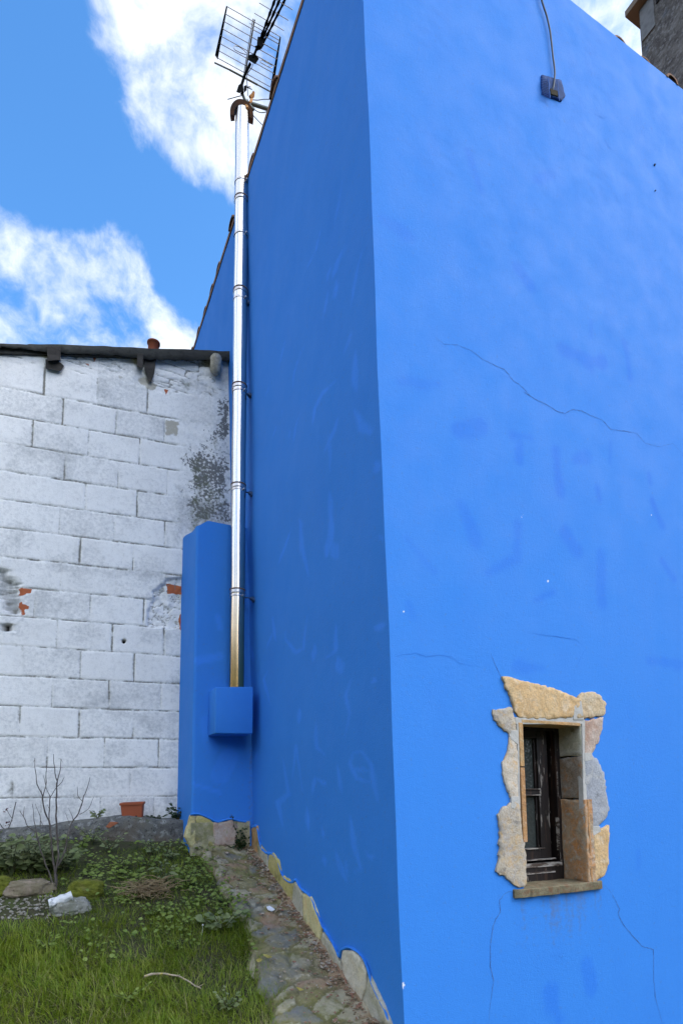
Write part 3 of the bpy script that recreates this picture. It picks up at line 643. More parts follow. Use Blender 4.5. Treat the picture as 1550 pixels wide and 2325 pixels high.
surround = [
    (m_st_ochre, [(235, 150), (280, 150), (380, 180), (500, 210), (600, 235), (720, 260), (830, 305), (930, 350), (970, 362), (965, 420), (925, 510), (890, 538), (700, 552), (500, 545), (390, 535), (350, 480), (330, 400), (300, 320), (260, 240)], .026),
    (m_st_sand, [(950, 338), (990, 300), (1080, 295), (1150, 320), (1215, 410), (1210, 470), (1190, 520), (1090, 540), (940, 555), (928, 530), (970, 440)], .024),
    (m_st_mix, [(150, 460), (230, 455), (325, 440), (352, 530), (372, 610), (376, 700), (330, 735), (300, 690), (240, 640), (160, 560), (145, 500)], .018),
    (m_st_pale, [(305, 715), (372, 735), (388, 900), (398, 1330), (350, 1322), (310, 1290), (270, 1170), (240, 1070), (235, 960), (290, 850)], .018),
    (m_st_mix, [(330, 1335), (398, 1340), (420, 1590), (430, 1640), (455, 1800), (468, 2100), (440, 2135), (370, 2125), (300, 2070), (175, 1985), (200, 1890), (215, 1600), (190, 1450), (260, 1370)], .024),
    (m_st_pink, [(1010, 575), (1190, 530), (1185, 640), (1150, 760), (1080, 880), (1030, 910), (1005, 890)], .018),
    (m_st_grey, [(1012, 930), (1090, 895), (1140, 940), (1200, 1080), (1225, 1280), (1250, 1410), (1200, 1500), (1130, 1585), (1055, 1620), (1040, 1450), (1015, 1200)], .02),
    (m_st_ochre, [(1095, 1625), (1170, 1580), (1240, 1550), (1240, 1880), (1200, 2020), (1120, 2080), (1072, 2075), (1078, 1900), (1090, 1800)], .024)]
slab_ = ['ochre lintel slab', 'rounded sand stone at the lintel end', 'small grey stone', 'tall narrow pale stone', 'grey and ochre stone at sill level', 'pinkish stone with a brown stain', 'blue grey stone', 'orange ochre stone']
for i, (mt, poly, th) in enumerate(surround):
    o = stone('surround_stone', [on_right(*c6(*p)) for p in poly], (0, -1, 0), th*.42, mt, house, 300+i, step=.013, jit=.006, edge=.003); o['label'] = slab_[i]
mort = [[(355, 535), (930, 535), (1015, 560), (1010, 600), (360, 600)], [(985, 590), (1015, 560), (1012, 930), (1050, 1620), (1095, 1625), (1070, 2085), (1045, 2085), (1000, 1370), (992, 900)], [(340, 1320), (398, 1325), (398, 1345), (330, 1340)], [(300, 690), (385, 690), (385, 745), (305, 720)], [(372, 590), (392, 590), (402, 1340), (385, 1340), (380, 900)], [(318, 660), (385, 660), (388, 800), (312, 740)], [(318, 1280), (402, 1280), (404, 1400), (316, 1390)], [(1008, 870), (1075, 870), (1090, 935), (1010, 950)], [(1045, 1560), (1150, 1560), (1160, 1610), (1090, 1650)], [(900, 440), (975, 380), (1000, 560), (900, 560)]]
b = MB()
for i, q in enumerate(mort):
    P = [on_right(*c6(*p)) for p in q]; b.hexa([p+np.array([0, .02+.0011*i, 0]) for p in P], [p+np.array([0, -.0075-.0004*i, 0]) for p in P])
b.build('mortar', m_mortar, house, .002)
# reveal slabs lining the opening
b = MB(); b.box((HX0-.03, .004, HZ0), (HX0+.002, .24, HZ1)); b.build('reveal', m_st_mix, house)
b = MB(); b.box((HX0, .004, HZ1-.002), (HX1, .24, HZ1+.03)); b.build('reveal', m_st_brown, house)
def jamb(z0, z1, x0, x1, y0, mat, seed):
    stone('reveal_stone', [(x0, y0, z0), (x0, .19, z0), (x0, .19, z1), (x0, y0, z1)], (-1, 0, 0), x0-x1, mat, house, seed, back=.03, rel=.004)
jamb(EYE-.43, EYE-.045, 1.022, 1.004, -.014, m_st_jamb, 401)
jamb(EYE-.04, EYE+.155, 1.026, 1.010, -.004, m_st_brown, 402)
jamb(EYE+.16, EYE+.312, 1.026, 1.012, -.004, m_st_dim, 403)
for k, (zz0, zz1, mt) in enumerate([(EYE-.225, EYE+.10, m_st_orange), (EYE+.105, EYE+.30, m_st_rust)]):
    b = MB(); b.box((HX0-.002, -.012, zz0), (HX0+.022, .06, zz1)); b.build('reveal_stone', mt, house, .003)
b = MB(); b.box((.645, -.008, EYE+.300), (1.01, .12, EYE+.316)); b.build('reveal_stone', m_st_rust, house, .003)
b = MB(); b.box((1.020, -.016, EYE-.425), (1.031, .02, EYE-.045)); b.build('reveal_stone', m_st_orange, house, .003)
# sill slab
sl = [(.565, -.012, 0), (.60, -.020, 0), (.86, -.024, 0), (1.085, -.018, 0), (1.10, -.006, 0), (1.0, .20, 0), (.61, .20, 0), (.565, .0, 0)]
o = stone('sill', [(x, y, EYE-.435) for x, y, _ in sl], (0, 0, 1), .012, m_st_sill, house, 410, back=.022, rel=.006, jit=.007)
# --- window (painted casement, set back in the opening)
WY = .135
win = MB()
def wy(x, y): return on_y(*c6(x, y), WY)
def zc(y): return wy(620, y)[2]
xl = HX0; xr = wy(805, 1400)[0]
frame = MB()
frame.box((wy(752, 1200)[0], WY-.005, EYE-.42), (wy(815, 1400)[0]+.012, WY+.05, EYE+.31))
frame.box((xl, WY-.006, EYE-.425), (xr+.01, WY+.05, zc(1935))); frame.box((xl, WY-.003, zc(655)), (xr, WY+.05, EYE+.312)); frame.box((xl, WY-.005, EYE-.42), (xl+.035, WY+.05, EYE+.31))
x0, x1 = wy(590, 1200)[0], wy(700, 1200)[0]; xs0 = xl+.05
zt, zm1, zm0, zb1, zb0 = zc(730), zc(1205), zc(1272), zc(1765), zc(1875)
frame.mi = 1
for (z0, z1, y0, xa, xb) in [(zm0-.0005, zm0+.006, WY+.006, xs0, x0+.02), (zm1-.006, zm1+.0005, WY+.006, xs0, x0+.02), (zb1-.006, zb1+.001, WY+.004, xs0, x0+.03), (zb0-.004, zb0+.003, WY+.002, xl, x1+.02), (zc(1945), zc(1905), WY-.010, xl, x1+.045), (zc(2005), zc(1985), WY-.010, xl, x1)]:
    frame.box((xa, y0, z0), (xb, y0+.014, z1))
frame.box((wy(757, 1200)[0], WY-.008, zc(1300)), (wy(764, 1200)[0], WY+.01, zc(950))); frame.box((wy(776, 1800)[0], WY-.008, zc(1800)), (wy(784, 1800)[0], WY+.01, zc(1480)))
fr = frame.build('window', [m_wood, m_worn], house, .0015)
fr['label'] = 'narrow casement window of flaking dark painted wood'
s = MB()
s.box((x0+.012, WY+.012, zb0), (x1, WY+.045, zc(640))); s.box((xs0-.02, WY+.012, zb0), (xs0+.02, WY+.045, zc(640)))
s.box((xs0, WY+.0135, zm0), (x0+.014, WY+.044, zm1)); s.box((xs0, WY+.0135, zb0), (x0+.014, WY+.044, zb1)); s.box((xs0, WY+.0135, zt), (x0+.014, WY+.044, zc(645)))
for z0, z1 in ((zm1, zt), (zb1, zm0)):
    s.box((x0+.002, WY+.024, z0+.003), (x0+.013, WY+.040, z1-.003))
sash = s.build('sash', m_wood, fr, .002)
for z0, z1 in ((zm1, zt), (zb1, zm0)):
    b = MB(); b.box((xs0+.02, WY+.034, z0), (x0+.004, WY+.040, z1)); b.build('pane', m_glass, fr)
b = MB(); b.box((xl-.1, WY+.11, EYE-.6), (xr+.2, WY+.13, EYE+.5)); b.build('room_shade_panel', m_dark, fr)  # black panel stands in for the shade of the unlit room

# --- plinth of upright slate pieces and the plaster rim above them
K5 = lambda x, y: (400+x/2.981, 1800+y/2.981)
LN = (-1, 0, LEAN)
plinth = [
    ('L', m_st_olive, [(482, 205), (505, 222), (502, 425), (478, 390)], .03), ('L', m_st_rust, [(506, 236), (544, 222), (556, 300), (548, 430), (520, 485), (503, 440)], .036),
    ('L', m_st_dim, [(556, 350), (612, 415), (624, 560), (602, 592), (545, 505), (550, 440)], .028), ('L', m_st_olive, [(624, 424), (650, 405), (692, 465), (704, 530), (694, 600), (692, 695), (618, 602)], .038),
    ('L', m_st_olive, [(698, 560), (725, 560), (795, 615), (772, 760), (768, 800), (690, 692)], .03), ('L', m_st_dim, [(797, 600), (818, 620), (852, 690), (858, 940), (828, 905), (772, 800)], .034),
    ('L', m_st_cream, [(854, 680), (905, 705), (945, 800), (980, 920), (968, 1000), (922, 1085), (862, 960)], .038), ('L', m_st_dim, [(972, 1000), (988, 945), (1035, 1010), (1080, 1080), (1108, 1160), (1122, 1250), (1152, 1405), (1050, 1252), (930, 1085)], .03),
    ('L', m_st_slab, [(1122, 1062), (1200, 1075), (1250, 1140), (1282, 1210), (1278, 1330), (1242, 1430), (1197, 1465), (1160, 1370), (1110, 1170)], .05), ('L', m_st_dim, [(1283, 1330), (1296, 1230), (1345, 1330), (1392, 1430), (1445, 1575), (1275, 1575), (1200, 1472), (1248, 1430)], .034),
    ('L', m_st_slab, [(1300, 1585), (1450, 1585), (1530, 1720), (1500, 1900), (1400, 1800)], .034),
    ('C', m_st_cream, [(104, 152), (132, 158), (134, 368), (100, 372), (62, 300)], .03), ('C', m_st_olive, [(135, 156), (215, 160), (250, 200), (250, 362), (136, 368)], .026), ('C', m_st_pink, [(252, 200), (300, 205), (380, 178), (418, 230), (412, 355), (330, 365), (255, 358)], .034), ('C', m_st_dim, [(420, 196), (478, 200), (486, 372), (440, 385), (416, 300)], .022)]
for i, (w_, mt, poly, th) in enumerate(plinth):
    th = min(th, .034)*.35
    if w_ == 'L': stone('plinth_stone', [on_left(*K5(*p), th) for p in poly], LN, 0., mt, house, 500+i, back=.07, rel=.006, edge=.008)
    else: stone('plinth_stone', [on_y(*K5(*p), COLY-th) for p in poly], (0, -1, 0), 0., mt, house, 500+i, back=.06, rel=.006, edge=.008)
# mortar bed under/behind the plinth stones
b = MB()
bed = [(478, 215), (560, 330), (640, 430), (700, 540), (800, 640), (900, 730), (980, 920), (1050, 1060), (1110, 1160), (1180, 1110), (1280, 1240), (1350, 1400), (1460, 1600)]
foot = [(470, 420), (520, 500), (605, 605), (695, 712), (770, 815), (840, 930), (900, 1060), (960, 1130), (1050, 1270), (1120, 1370), (1190, 1480), (1240, 1540), (1290, 1610)]
for i in range(len(bed)-1):
    q = [bed[i], bed[i+1], foot[i+1], foot[i]]
    b.hexa([on_left(*K5(*p), -.02) for p in q], [on_left(*K5(*p), .002) for p in q])
b.box((-.42, COLY-.010, EYE-.5), (-.03, COLY+.02, EYE-.19))
b.build('plinth_bed', stone_mat('plinth_mortar', (0.435, 0.384, 0.256), (0.333, 0.307, 0.141), (0.512, 0.422, 0.307), 14., .25), house)
def resample(pts, step):
    out = []
    P = [np.array(p, float) for p in pts]
    for i in range(len(P)-1):
        p0, p1, p2, p3 = P[max(0, i-1)], P[i], P[i+1], P[min(len(P)-1, i+2)]
        n = max(2, int(np.linalg.norm(p2-p1)/step))
        for k in range(n):
            t = k/n; out.append(.5*((2*p1)+(-p0+p2)*t+(2*p0-5*p1+4*p2-p3)*t*t+(-p0+3*p1-3*p2+p3)*t**3))
    out.append(P[-1]); return out
def rim(border, where, out=.013, off=(-7, 18)):
    A = resample([where(*K5(*q), -.002) for q in border], .012); B = resample([where(*K5(q[0]+off[0], q[1]+off[1]), out) for q in border], .012)
    n = max(len(A), len(B)); rows = []
    nx = np.array(LN) if where is on_left else np.array([0, -1, 0])
    for i in range(n):
        a, c = A[int(i*(len(A)-1)/(n-1))], B[int(i*(len(B)-1)/(n-1))]; d = c-a; oc = d@nx; ip = d-oc*nx; j = .005*mnoise.noise(Vector(a)*30)+.003*mnoise.noise(Vector(a)*90)
        row = [a+ip*t+nx*(oc*o_+j*t) for t, o_ in ((0, -.05), (.03, .45), (.10, .78), (.28, .96), (.75, 1.), (1., .93))]
        row += [row[-1]-nx*.006+np.array([0, 0, -.003]), row[-1]-nx*(out*.8)+np.array([0, 0, -.006])]; rows.append(row)
    return np.array(rows)
border = [(470, 188), (485, 192), (500, 215), (515, 224), (545, 214), (556, 235), (565, 300), (580, 360), (610, 395), (640, 402), (655, 402), (690, 450), (720, 540), (750, 580), (780, 597), (800, 588), (815, 580), (850, 640), (910, 690), (950, 780), (990, 880), (1030, 950), (1080, 1040), (1105, 1100), (1112, 1075), (1125, 1050), (1165, 1035), (1220, 1060), (1270, 1110), (1300, 1180), (1330, 1280), (1380, 1390), (1420, 1470), (1450, 1565), (1500, 1680), (1540, 1800)]
sheet('plaster_rim', rim(border, on_left), m_lip, house)
on_col = lambda x, y, out=0.: on_y(x, y, COLY-out)
borderc = [(98, 140), (150, 136), (215, 160), (260, 184), (290, 190), (330, 176), (380, 170), (430, 184), (475, 188)]
sheet('plaster_rim', rim(borderc, on_col, .014, (0, 12)), m_lip, house)
# --- corner buttress and the block that carries the flue
q = on_block(421, 1224); ztop = on_y(470, 1182, COLY)[2]; zl = on_y(451, 1191, COLY)[2]
yb = lambda x: (WO-x*WN[0])/WN[1]+.02
X0 = -.418
ys_ = [COLY, COLY+.12]
fx = np.concatenate([np.linspace(X0, -.30, 14), np.linspace(-.28, .0, 24)])
def topz(x): return zl-.01+(ztop-zl+.01)*sstep(X0, -.34, x)
rows = []
zz = np.linspace(.9, 1, 2)
zlev = np.linspace(0, 1, 110)
def bsheet(pts_xy, topf):
    P = np.zeros((len(pts_xy), len(zlev)+6, 3))
    for i, (x, y) in enumerate(pts_xy):
        zt_ = topf(x, y); zb_ = EYE-.45
        for k, t in enumerate(zlev): P[i, k] = (x, y, zb_+(zt_-.01-zb_)*t)
        for k in range(6):
            a = (k+1)/6*math.pi/2
            P[i, len(zlev)+k] = (x, y, zt_-.01+.01*math.sin(a))
    return P
ctr = (-.15, 2.15)
outline = [(X0, yb(X0)-u*(yb(X0)-COLY-.02)) for u in np.linspace(0, 1, 26)]
outline += [(X0+.02-.02*math.cos(a), COLY+.02-.02*math.sin(a)) for a in np.linspace(.2, math.pi/2, 6)]
outline += [(x, COLY) for x in np.linspace(X0+.03, .01, 34)]
def btop(x, y):
    t = zl-.01+(ztop-zl+.01)*sstep(X0, -.33, x); return t-(t-q[2])*sstep(COLY+.03, yb(X0), y)
P = bsheet(outline, btop)
nz_ = .006*(fbm(P[..., 0]*4+P[..., 1]*4, P[..., 2]*4, 71, 3)-.5)
P[..., 1] -= nz_*(P[..., 1] < COLY+.01)
tops = P[:, -1]
inner = np.array([[min(-.01, p[0]+.12), max(p[1]+.02, yb(p[0]+.12)) if False else max(p[1], 2.1), p[2]+.002] for p in tops])
P = np.concatenate([P, inner[:, None, :]], 1)
tt = np.zeros(P.shape[:2]); YY, ZZ2 = P[..., 0], P[..., 2]
for (px_, w, k) in [([(495, 1400), (500, 1425)], 6, .8), ([(450, 1500), (500, 1490)], 8, .8), ([(440, 1780), (500, 1800)], 3, .8), ([(520, 1720), (500, 1760)], 20, .5), ([(470, 1640), (480, 1700)], 14, .4)]:
    qq = [on_y(*a, COLY) for a in px_]; d = seg_dist(P[..., 0]*320, P[..., 2]*330, [(a[0]*320, a[2]*330) for a in qq]); tt = np.maximum(tt, k*sstep(w+4, w-3, d)*(P[..., 1] < COLY+.02))
sheet('buttress', P, m_blue, house, {'touch': tt, 'dark': 0*tt, 'chip': 0*tt, 'grime': .5*sstep(.03, 0, np.abs(P[..., 0]+.02))*fbm(P[..., 0]*60, P[..., 2]*20, 5, 3)*(P[..., 2] < EYE+.3)}, smooth=True)
b = MB(); b.hexa([(-.318, 1.66, EYE+.372), (-.074, 1.655, EYE+.378), (-.074, COLY+.02, EYE+.378), (-.318, COLY+.02, EYE+.372)], [(-.318, 1.66, EYE+.668), (-.074, 1.655, EYE+.688), (-.074, COLY+.02, EYE+.690), (-.318, COLY+.02, EYE+.670)])
b.build('flue_block', m_blue, house, .007, True)
# --- vent with torn fly screen, high on the front wall
vp = [on_right(*C7(*p)) for p in [(295, 672), (360, 690), (470, 720), (505, 858), (475, 898), (380, 865), (303, 832)]]
stone('vent', vp, (0, -1, 0), .010, m_screen, house, 601, rel=.003)
b = MB(); q = [on_right(*C7(*p), .016) for p in [(382, 775), (445, 800), (452, 845), (390, 825)]]; b.hexa([p+np.array([0, .02, 0]) for p in q], q)
b.build('vent_opening_shade', M('vent_shade', (.03, .022, .008), .9), house)  # dark plate over the screen, coloured as the shade inside the vent
b = MB()
for k in range(11):
    t = k/10; a = on_right(*C7(300+5*t, 690+140*t), .0165); c = on_right(*C7(368+12*t, 705+160*t), .0165); b.tube([a, c], .0016, 5)
a = [on_right(*C7(*p), .018) for p in [(362, 690), (378, 862)]]; b.tube(a, .003, 6)
a = [on_right(*C7(*p), .018) for p in [(440, 705), (462, 890)]]; b.tube(a, .002, 6)
b.build('vent_slat', M('screen_wire', (.035, .12, .38), .7), house)
# little plugs in the render
for p in (C7(1298, 1450), C3(1407, 523)):
    b = MB(); q = on_right(*p, .003); b.tube([q+np.array([0, .02, 0]), q+np.array([0, -.004, 0])], .0055 if p[1] < 400 else .003, 8); b.build('plug', m_dark, house)

# --- roof: hipped, old half round tiles; hardly any overhang
OV = -.02; TZ = EAVE+.012; SL = .42
b = MB()
def rp(x, y): return (x, y, TZ+SL*min(x+OV-lean(EAVE)*0+.12, y+OV, 7.1-x+OV, 7.1-y+OV))
lx = lean(EAVE)-.006
corn = [(lx, -OV), (7.1, -OV), (7.1, 7.1), (lx, 7.1)]
mid = [(3.5, 3.55)]
for i in range(4):
    a, c = corn[i], corn[(i+1) % 4]; z1 = TZ+SL*3.6
    b.hexa([(a[0], a[1], TZ-.018), (c[0], c[1], TZ-.018), (3.5, 3.55, z1-.018)], [(a[0], a[1], TZ+.022), (c[0], c[1], TZ+.022), (3.5, 3.55, z1+.022)])
rnd = random.Random(5)
def half_tile(base, axis, side, r, L, rise):
    axis = Vector(axis).normalized(); side = Vector(side); upv = Vector((0, 0, 1)); n = 9; rings = []
    for k in (0, 1):
        c = Vector(base)+axis*(L*k)+upv*(rise*k)
        for rr in (r, r-.014): rings.append([b.bm.verts.new(c+side*(rr*math.cos(math.pi*i/n))*(1-.12*k)+upv*(rr*.75*math.sin(math.pi*i/n))) for i in range(n+1)])
    A, B, C_, D = rings
    for i in range(n):
        for q in ([A[i], A[i+1], C_[i+1], C_[i]], [B[i], D[i], D[i+1], B[i+1]], [A[i], B[i], B[i+1], A[i+1]]): b.bm.faces.new(q)
y = .05
while y < 6.9:
    half_tile((lx-rnd.choice((-.014, .002, .008, .014)), y, TZ+.000+rnd.uniform(-.006, .006)), (1, 0, 0), (0, 1, 0), .068, .5, .5*SL); y += .25+rnd.uniform(-.03, .03)
x = .12
while x < 6.9:
    half_tile((x, (.03 if x < 1.5 else 0)+rnd.uniform(-.006, .02), TZ-.012+rnd.uniform(-.012, .004)), (0, 1, 0), (1, 0, 0), .055, .5, .5*SL); x += .22+rnd.uniform(-.02, .02)
b.build('roof', m_tile, house)
# --- chimney
cz1 = on_y(1450, 45, .62)[2]
b = MB(); b.box((2.72, .16, EAVE-.02), (3.35, .585, cz1+.0))
ch = b.build('chimney', m_rubble, house)
b = MB(); b.box((2.655, .08, cz1+.001), (3.42, .66, cz1+.055)); b.build('chimney_cap', M('chimney_slab', (.20, .15, .11), .9, bump=[(40., .5, .006)]), ch, .004)
b = MB(); b.box((2.712, .46, cz1-.30), (2.7195, .575, cz1-.02)); b.build('render_patch', M('pale_render', (.20, .20, .20), .95, layers=[('n', 20., .45, .65, (.12, .12, .12), .8)], bump=[(30., .6, .01)]), ch)
b = MB(); b.box((2.710, .28, cz1-.14), (2.7185, .44, cz1-.005)); b.build('smoke_opening_shade', m_dark, ch)  # black plate paints the shade of a recess below the cap

# ================================================================== WHITEWASHED BLOCK BUILDING
shed = empty('block_building', (-1.6, 2.5, gz(2.0)), 'whitewashed concrete block building with a mouldy dark roof edge', 'building')
S0 = np.array([(WO-0*WN[1])*0, 0, 0.])
PW0 = np.array([WO*WN[0], WO*WN[1], 0.])                     # a point of the wall plane
def sof(P): return float((np.asarray(P)-PW0)@WD)             # distance along the wall, leftwards
def wp(s, z, out=0.): return PW0+WD*s-WN*out+np.array([0, 0, z])
rt_px = [(0, 779), (64, 781), (66, 779.5), (155, 782), (240, 785), (333, 790), (445, 793), (522, 797)]
FO = .045
rt = sorted([(sof(on_block(*p, FO)), on_block(*p, FO)[2]) for p in rt_px])
rs, rzz = np.array([a for a, _ in rt]), np.array([c for _, c in rt])
slope_l = (rzz[-1]-rzz[0])/(rs[-1]-rs[0])
def roof_top(s): return np.interp(s, rs, rzz)+np.where(s > rs[-1], (s-rs[-1])*slope_l, 0)+np.where(s < rs[0], (s-rs[0])*slope_l, 0)
s_r = sof(on_block(523, 1000))-.02
ss = np.concatenate([np.arange(s_r, 1.75, .0075), np.linspace(1.76, 4.2, 60)]); sz = np.arange(EYE-.45, EYE+3.62, .0075)
U, Z = np.meshgrid(ss, sz, indexing='ij')
D2 = lambda x, y: (x/2.5833, 740+y/2.5833)
D3 = lambda x, y: (x/2.5833, 1240+y/2.5833)
zr = [EYE+2.84693-.205*k for k in range(17)]                 # course joints, top to bottom
jrows = [[(D2, 260, 320), (D2, 570, 390), (D2, 865, 450)], [(D2, 38, 440), (D2, 368, 505), (D2, 680, 570), (D2, 965, 620)], [(D2, 190, 640), (D2, 518, 690), (D2, 820, 740)], [(D2, 48, 740), (D2, 380, 820), (D2, 693, 870), (D2, 980, 925)],
    [(D2, 168, 950), (D2, 500, 1000), (D2, 803, 1045)], [(D2, 12, 1090), (D2, 350, 1130), (D2, 670, 1180), (D2, 965, 1220)], [(D3, 135, 20), (D3, 468, 50), (D3, 780, 90)], [(D3, 355, 170), (D3, 675, 210), (D3, 970, 230)], [(D3, 205, 330), (D3, 530, 355), (D3, 845, 390)],
    [(D3, 335, 510), (D3, 660, 540), (D3, 960, 580)], [(D3, 130, 680), (D3, 472, 690), (D3, 788, 710)], [(D3, 305, 860), (D3, 638, 870), (D3, 943, 880)], [(D3, 115, 1030), (D3, 463, 1030), (D3, 782, 1050)], [(D3, 278, 1210), (D3, 612, 1220), (D3, 930, 1220)], [(D3, 80, 1390), (D3, 435, 1390), (D3, 765, 1390)], [(D3, 245, 1510), (D3, 590, 1510), (D3, 905, 1520)], []]
wv = .007*(fbm(U*3, Z*3, 101, 3)-.5)
depth = np.zeros(U.shape); joint = np.zeros(U.shape); shade = np.zeros(U.shape)
jn = fbm(U*16, Z*16, 103, 4)
tone = np.random.default_rng(4)
for k, zj in enumerate(zr):
    d = np.abs(Z-zj-wv-.004*(fbm(U*9, Z*0+k, 104, 2)-.5))
    joint = np.maximum(joint, sstep(.0085, .0015, d)*(.40+.68*sstep(.34, .62, jn)))
    top, bot = (zr[k-1] if k else 99), zj
    row = (Z < top) & (Z >= bot)
    xs = sorted(sof(on_block(*f(x, y))) for f, x, y in jrows[k]) if jrows[k] else []
    if xs:
        while xs[-1] < 4.3: xs.append(xs[-1]+.367+tone.uniform(-.012, .012))
        for i, xj in enumerate(xs):
            st = tone.uniform(.4, 1.1)
            d = np.abs(U-xj-wv*1.2-.003*(fbm(U*0+k, Z*12, 105, 2)-.5))
            joint = np.maximum(joint, row*sstep(.0085, .002, d)*(.5*st+.8*st*sstep(.36, .60, fbm(U*10+k, Z*9+i, 106, 3))))
        e = [-9]+xs
        for a, c in zip(e, e[1:]):
            blk = row & (U >= a) & (U < c)
            shade[blk] = tone.uniform(0, .16) if tone.random() < .75 else .26
def pat_mask(pts, f, soft=6, wobble=14, seed=1):
    """irregular patch of wall outlined by points, in pixels of about 3 mm"""
    q = np.array([[sof(on_block(*f(*p)))*310, on_block(*f(*p))[2]*325] for p in pts]); Xp, Yp = U*310, Z*325
    ins = np.zeros(U.shape, bool); j = len(q)-1
    for i in range(len(q)):
        c_ = ((q[i, 1] > Yp) != (q[j, 1] > Yp)) & (Xp < (q[j, 0]-q[i, 0])*(Yp-q[i, 1])/(q[j, 1]-q[i, 1]+1e-9)+q[i, 0]); ins ^= c_; j = i
    dd = seg_dist(Xp, Yp, [tuple(a) for a in q]+[tuple(q[0])]); sd_ = np.where(ins, -dd, dd)+wobble*(fbm(U*18, Z*18, seed, 4)-.5)*2
    return sstep(soft, -soft, sd_)
ident = lambda x, y: (x, y)
peelz = pat_mask([(1290, 420), (1345, 420), (1345, 1150), (1120, 1150), (1080, 980), (1100, 720), (1230, 620)], D2, 22, 26, 11)
peel = np.clip(peelz*(.30+.42*fbm(U*5, Z*6, 12, 3)), 0, 1)
peel = np.maximum(peel, .62*pat_mask([(1305, 470), (1340, 440), (1340, 680), (1290, 640)], D2, 8, 12, 13))
plast = pat_mask([(1050, 330), (1345, 220), (1345, 1260), (1000, 1260), (1040, 900), (1060, 560), (1140, 480)], D2, 16, 16, 14)   # rendered strip beside the blue wall
peel = np.maximum(peel, plast*.30*sstep(EYE+3.2, EYE+2.4, Z)*fbm(U*4, Z*4, 35, 3)/.5)
toprough = pat_mask([(0, 100), (1345, 140), (1345, 420), (860, 380), (560, 300), (250, 240), (0, 200)], D2, 14, 14, 15)
patch2 = pat_mask([(905, 265), (975, 190), (1075, 180), (1060, 480), (1010, 485), (880, 465), (875, 330)], D3, 4, 10, 16)
broken = pat_mask([(-20, 130), (40, 165), (100, 220), (90, 300), (110, 400), (60, 390), (20, 330), (-20, 300)], D3, 4, 12, 17)
brick = np.zeros(U.shape)
for sh, f in [([(965, 210), (1075, 230), (1070, 285), (985, 270)], D3), ([(105, 245), (190, 250), (185, 275), (125, 285)], D3), ([(110, 325), (175, 350), (170, 370), (150, 375), (155, 405), (125, 405)], D3), ([(1055, 400), (1075, 395), (1072, 495), (1058, 495)], D3)]: brick = np.maximum(brick, .92*pat_mask(sh, f, 2.5, 5, 18))
for sh in [[(545, 180), (565, 180), (560, 210), (548, 205)], [(960, 370), (990, 375), (975, 400)], [(950, 295), (975, 298), (965, 315)], [(495, 215), (525, 218), (520, 232)]]: brick = np.maximum(brick, .75*pat_mask(sh, D2, 2.5, 5, 19))
beige = np.zeros(U.shape)
for sh in [[(690, 285), (735, 295), (725, 315), (700, 305)], [(795, 285), (860, 310), (930, 345), (900, 385), (830, 345)], [(970, 550), (1055, 560), (1040, 640), (970, 630)]]: beige = np.maximum(beige, .8*pat_mask(sh, D2, 4, 9, 20))
hole = np.zeros(U.shape)
for (x, y, r) in [(43, 478, 19), (727, 557, 10)]:
    c = on_block(*D3(x, y)); hole = np.maximum(hole, sstep(r/2.58/310+.004, r/2.58/310-.003, np.hypot(U-sof(c), (Z-c[2])*.95)))
rcrack = toprough*sstep(.075, .015, np.abs(vnoise(U*9, Z*26, 23)-.5))*sstep(.45, .6, fbm(U*6, Z*6, 24, 3))
bcourse = sstep(.007, .002, np.abs(((Z+.012*fbm(U*6, Z*2, 37, 2)-.15*U) % .062)-.031))*toprough*sstep(.50, .62, fbm(U*7, Z*9, 38, 3))
rcrack = np.maximum(rcrack, bcourse*.9); rcrack = np.maximum(rcrack, patch2*sstep(.07, .01, np.abs(fbm(U*26, Z*32, 25, 3)-.5)))
rcrack = np.maximum(rcrack, broken*sstep(.10, .02, np.abs(fbm(U*20, Z*22, 27, 3)-.5)))
fade = np.clip(1-plast*.85-toprough*.8-patch2*.9, 0, 1)
joint = np.clip(joint*fade+rcrack*.85, 0, 1.2)
mossy = plast*.42*sstep(.45, .7, fbm(U*7, Z*5, 28, 3))
dirt = shade*(.75+.5*fbm(U*4, Z*4, 26, 3))+.24*sstep(.50, .72, fbm(U*4.5, Z*6, 36, 4))+plast*.30*fbm(U*8, Z*8, 29, 3)+.20*sstep(EYE+.15, EYE-.25, Z)+broken*.65
depth = -.007*np.clip(joint, 0, 1)-.004*peel+.004*(fbm(U*5, Z*5, 30, 3)-.5)+toprough*.016*(fbm(U*9, Z*20, 31, 4)-.5)+plast*.006*fbm(U*20, Z*20, 32, 3)-.022*patch2*(.5+.9*fbm(U*20, Z*20, 33, 3))-.05*broken*(.3+fbm(U*14, Z*14, 34, 3))-.06*hole
tilt = np.random.default_rng(9)
P = PW0+U[..., None]*WD-depth[..., None]*WN+np.stack([0*Z, 0*Z, Z], -1)
keep = ((Z[:-1, :-1]) < roof_top(U[:-1, :-1])-.03)
o = sheet('wall', P, m_block, shed, {'joint': joint*.82, 'peel': peel, 'dirt': dirt, 'brick': brick, 'beige': beige, 'hole': hole, 'moss': mossy}, keep=keep, flip=True)
b = MB()
def zt4(s): return float(roof_top(np.array(s)))-.10
a0 = [wp(s_r+.06, EYE-.4, -.12), wp(4.2, EYE-.4, -.12), wp(4.2, EYE-.4, -3.0), wp(s_r+.06, EYE-.4, -3.0)]
b.hexa(a0, [np.array([p[0], p[1], zt4(s)]) for p, s in zip(a0, (s_r+.06, 4.2, 4.2, s_r+.06))])
b.build('wall', m_block, shed)
